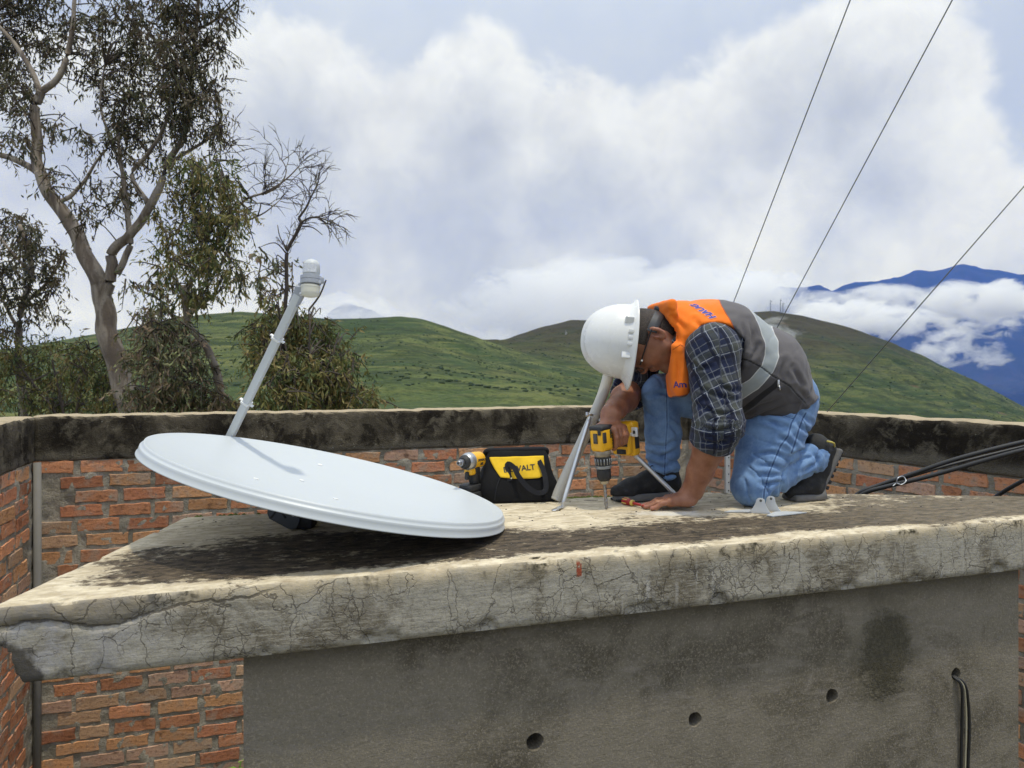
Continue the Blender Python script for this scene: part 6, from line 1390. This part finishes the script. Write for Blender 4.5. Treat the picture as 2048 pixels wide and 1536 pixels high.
t2_l = [([(452, 1110), (450, 900), (440, 790), (436, 745), (420, 705), (398, 675), (378, 648), (372, 610), (368, 570)], 9, 6), ([(370, 600), (385, 560), (420, 520), (452, 470), (462, 420), (455, 380)], 5, 2), ([(372, 640), (392, 612), (412, 600), (428, 592)], 7, 3), ([(420, 520), (390, 460), (385, 400), (395, 350)], 4, 2), ([(455, 440), (490, 400), (530, 385), (570, 360), (600, 330)], 3, 1), ([(372, 600), (345, 550), (335, 500)], 4, 2), ([(530, 388), (560, 370), (572, 340), (560, 315)], 2, .8), ([(498, 440), (530, 425), (560, 400)], 2, .8)]
t2_b = [B(375, 325, 40, 28, 14), B(420, 335, 40, 30, 16), B(365, 375, 40, 35, 16), B(415, 385, 45, 35, 22), B(460, 375, 35, 35, 14), B(395, 430, 45, 35, 22), B(450, 430, 42, 35, 22), B(490, 440, 25, 30, 8), B(350, 470, 35, 35, 12), B(405, 480, 45, 30, 18), B(455, 480, 35, 30, 12), B(345, 520, 40, 30, 12), B(400, 530, 45, 32, 18), B(450, 525, 40, 32, 14), B(485, 545, 30, 25, 8), B(375, 575, 35, 28, 14), B(415, 580, 30, 25, 10), B(320, 430, 30, 30, 6)]
tree('eucalyptus_tree', 'leafy green eucalyptus leaning behind the dish\'s feed arm', 10.2, P(452, 1110, 10.2), t2_l, t2_b, M_LEAF_G, 22, 3.3, (.055, .115), group=GT)
t3_l = [([(45, 960), (44, 830), (40, 740), (36, 670), (46, 610), (62, 560), (58, 500), (40, 450)], 9, 4), ([(46, 610), (85, 575), (112, 540), (125, 510)], 4, 2), ([(38, 660), (15, 620), (-10, 570)], 4, 2), ([(60, 545), (20, 500), (-10, 460)], 3, 2)]
t3_b = [B(20, 430, 45, 35, 16), B(65, 465, 40, 35, 14), B(15, 495, 40, 35, 14), B(75, 520, 40, 32, 14), B(115, 515, 25, 28, 7), B(25, 555, 45, 35, 16), B(85, 575, 40, 30, 12), B(35, 615, 45, 32, 14), B(90, 625, 30, 25, 6), B(10, 660, 40, 30, 10)]
tree('eucalyptus_tree', 'dark slim eucalyptus cut by the left edge of the picture', 13., P(45, 960, 13.), t3_l, t3_b, M_LEAF_D, 23, 3.8, (.065, .13), group=GT)
bare = [([(545, 900), (560, 720), (572, 600), (572, 545), (576, 500), (594, 462), (600, 446), (596, 436)], 4.5, 3), ([(596, 436), (612, 415), (622, 395), (634, 370), (640, 345)], 2.5, .9), ([(600, 446), (618, 436), (640, 436), (662, 444), (680, 452)], 2.3, .8), ([(600, 452), (625, 455), (645, 470)], 1.6, .7), ([(640, 437), (655, 450), (660, 475)], 1.2, .6), ([(622, 395), (612, 375), (598, 360)], 1.2, .6), ([(618, 620), (640, 590), (652, 560)], 2.2, 1.5), ([(576, 500), (560, 475), (555, 450)], 1.6, .7), ([(650, 437), (672, 425), (688, 440)], 1., .5), ([(634, 372), (650, 360), (655, 345)], 1., .5)]
bare_b = [B(520, 500, 28, 30, 4), B(560, 525, 35, 30, 6), B(520, 560, 35, 28, 7), B(575, 580, 35, 25, 7), B(500, 560, 30, 28, 6)]
tree('bare_tree', 'thin half bare tree with dead twigs reaching up beside the converter', 9.6, P(545, 900, 9.6), bare, bare_b, M_LEAF_R, 24, 1.6, (.07, .13), group=None, bark=M_TWIG)
def bare_twigs(parent, spots, D, n, seed, L=(.25, .75)):
    rg = np.random.default_rng(seed); st = []
    for _ in range(n):
        x, y, a0, a1 = spots[rg.integers(len(spots))]; p = P(x+rg.normal()*5, y+rg.normal()*5, D+rg.normal()*.05); a = math.radians(rg.uniform(a0, a1)); l = rg.uniform(*L)
        d = Vector((math.cos(a), rg.normal()*.4, math.sin(a))).normalized(); q = [p]
        for k in range(6):
            d = (d+Vector((rg.normal()*.22, rg.normal()*.22, rg.normal()*.2-.03))).normalized(); q.append(q[-1]+d*l/6)
        st.append(smooth_line(q, 2))
        for k in (2, 3, 4):
            e = (d+Vector((rg.normal()*.6, rg.normal()*.5, rg.normal()*.6))).normalized(); st.append([q[k], q[k]+e*l*.16, q[k]+e*l*.3+Vector((0, 0, -.02))])
    tag(strands('bare_twigs', st, M_TWIG, parent, .0055, .0018), kind='stuff')
trees_ = [o for o in bpy.data.objects if o.name.startswith('bare_tree')]
bare_twigs(trees_[0], [(596, 436, 20, 140), (622, 395, 30, 130), (640, 436, -30, 70), (660, 444, -60, 40), (634, 370, 40, 120), (600, 452, -20, 60), (576, 500, 60, 150), (572, 545, 20, 160)], 9.6, 46, 41, (.2, .55))
bare_twigs([o for o in bpy.data.objects if o.get('label', '').startswith('leafy green')][0], [(490, 400, 0, 90), (530, 385, 10, 100), (570, 360, -10, 100), (600, 330, 0, 110), (560, 400, -20, 60), (560, 320, 20, 120), (470, 340, 20, 90), (450, 300, 30, 80)], 10.2, 60, 42, (.25, .7))
GB = 'bushes behind the brick wall'
def bush(label, D, x0, blobs, m, seed, dens, stems, tone=(0, 1)):
    l = [([(x0, 900), (x, 840), (x2, y2)], 4, 1.5) for x, x2, y2 in stems]; return tree('bush', label, D, P(x0, 900, D), l, blobs, m, seed, dens*1.35, (.06, .12), .75, 'bush', GB, tone, M_TWIG, lw=.13)
bush('broad drooping olive bush standing right of the dish\'s feed arm', 9.2, 610, [B(545, 640, 40, 25, 16), B(600, 640, 45, 28, 20), B(645, 660, 30, 28, 14), B(530, 680, 45, 30, 22), B(590, 685, 55, 32, 30), B(650, 700, 45, 32, 26), B(540, 725, 50, 30, 26), B(605, 730, 60, 32, 34), B(670, 740, 45, 30, 28), B(560, 770, 60, 28, 30), B(630, 778, 60, 28, 34), B(690, 780, 45, 25, 26), B(725, 795, 28, 18, 12), B(540, 805, 40, 20, 16), B(600, 812, 60, 20, 26), B(670, 812, 60, 20, 26), B(560, 600, 35, 22, 8), B(690, 700, 22, 22, 6)], M_LEAF_G, 31, 2.2, [(600, 560, 640), (615, 620, 640), (640, 670, 690), (590, 540, 700)])
bush('reddish young eucalyptus bush in front of the pale trunk', 9.8, 345, [B(300, 575, 40, 28, 9), B(330, 610, 45, 28, 13), B(285, 630, 40, 28, 12), B(345, 650, 45, 28, 18), B(300, 675, 45, 28, 18), B(385, 690, 38, 28, 14), B(340, 705, 55, 30, 26), B(290, 725, 50, 30, 24), B(390, 745, 48, 30, 24), B(335, 765, 60, 30, 30), B(285, 785, 50, 28, 26), B(420, 790, 45, 28, 22), B(355, 805, 70, 22, 30), B(455, 800, 35, 22, 12), B(480, 812, 35, 16, 10)], M_LEAF_R, 32, 1.9, [(340, 320, 600), (350, 380, 700), (330, 290, 660)])
bush('low dark green bush at the left behind the wall', 12., 140, [B(20, 700, 50, 28, 18), B(90, 690, 45, 28, 18), B(150, 705, 50, 28, 22), B(205, 715, 40, 26, 18), B(30, 745, 60, 28, 26), B(110, 745, 60, 28, 30), B(185, 755, 50, 28, 26), B(235, 770, 35, 26, 14), B(40, 795, 70, 26, 30), B(130, 795, 70, 26, 34), B(215, 805, 45, 24, 22)], M_LEAF_G, 33, 2.2, [(130, 100, 700), (150, 180, 700), (120, 30, 720)], (0, .8))
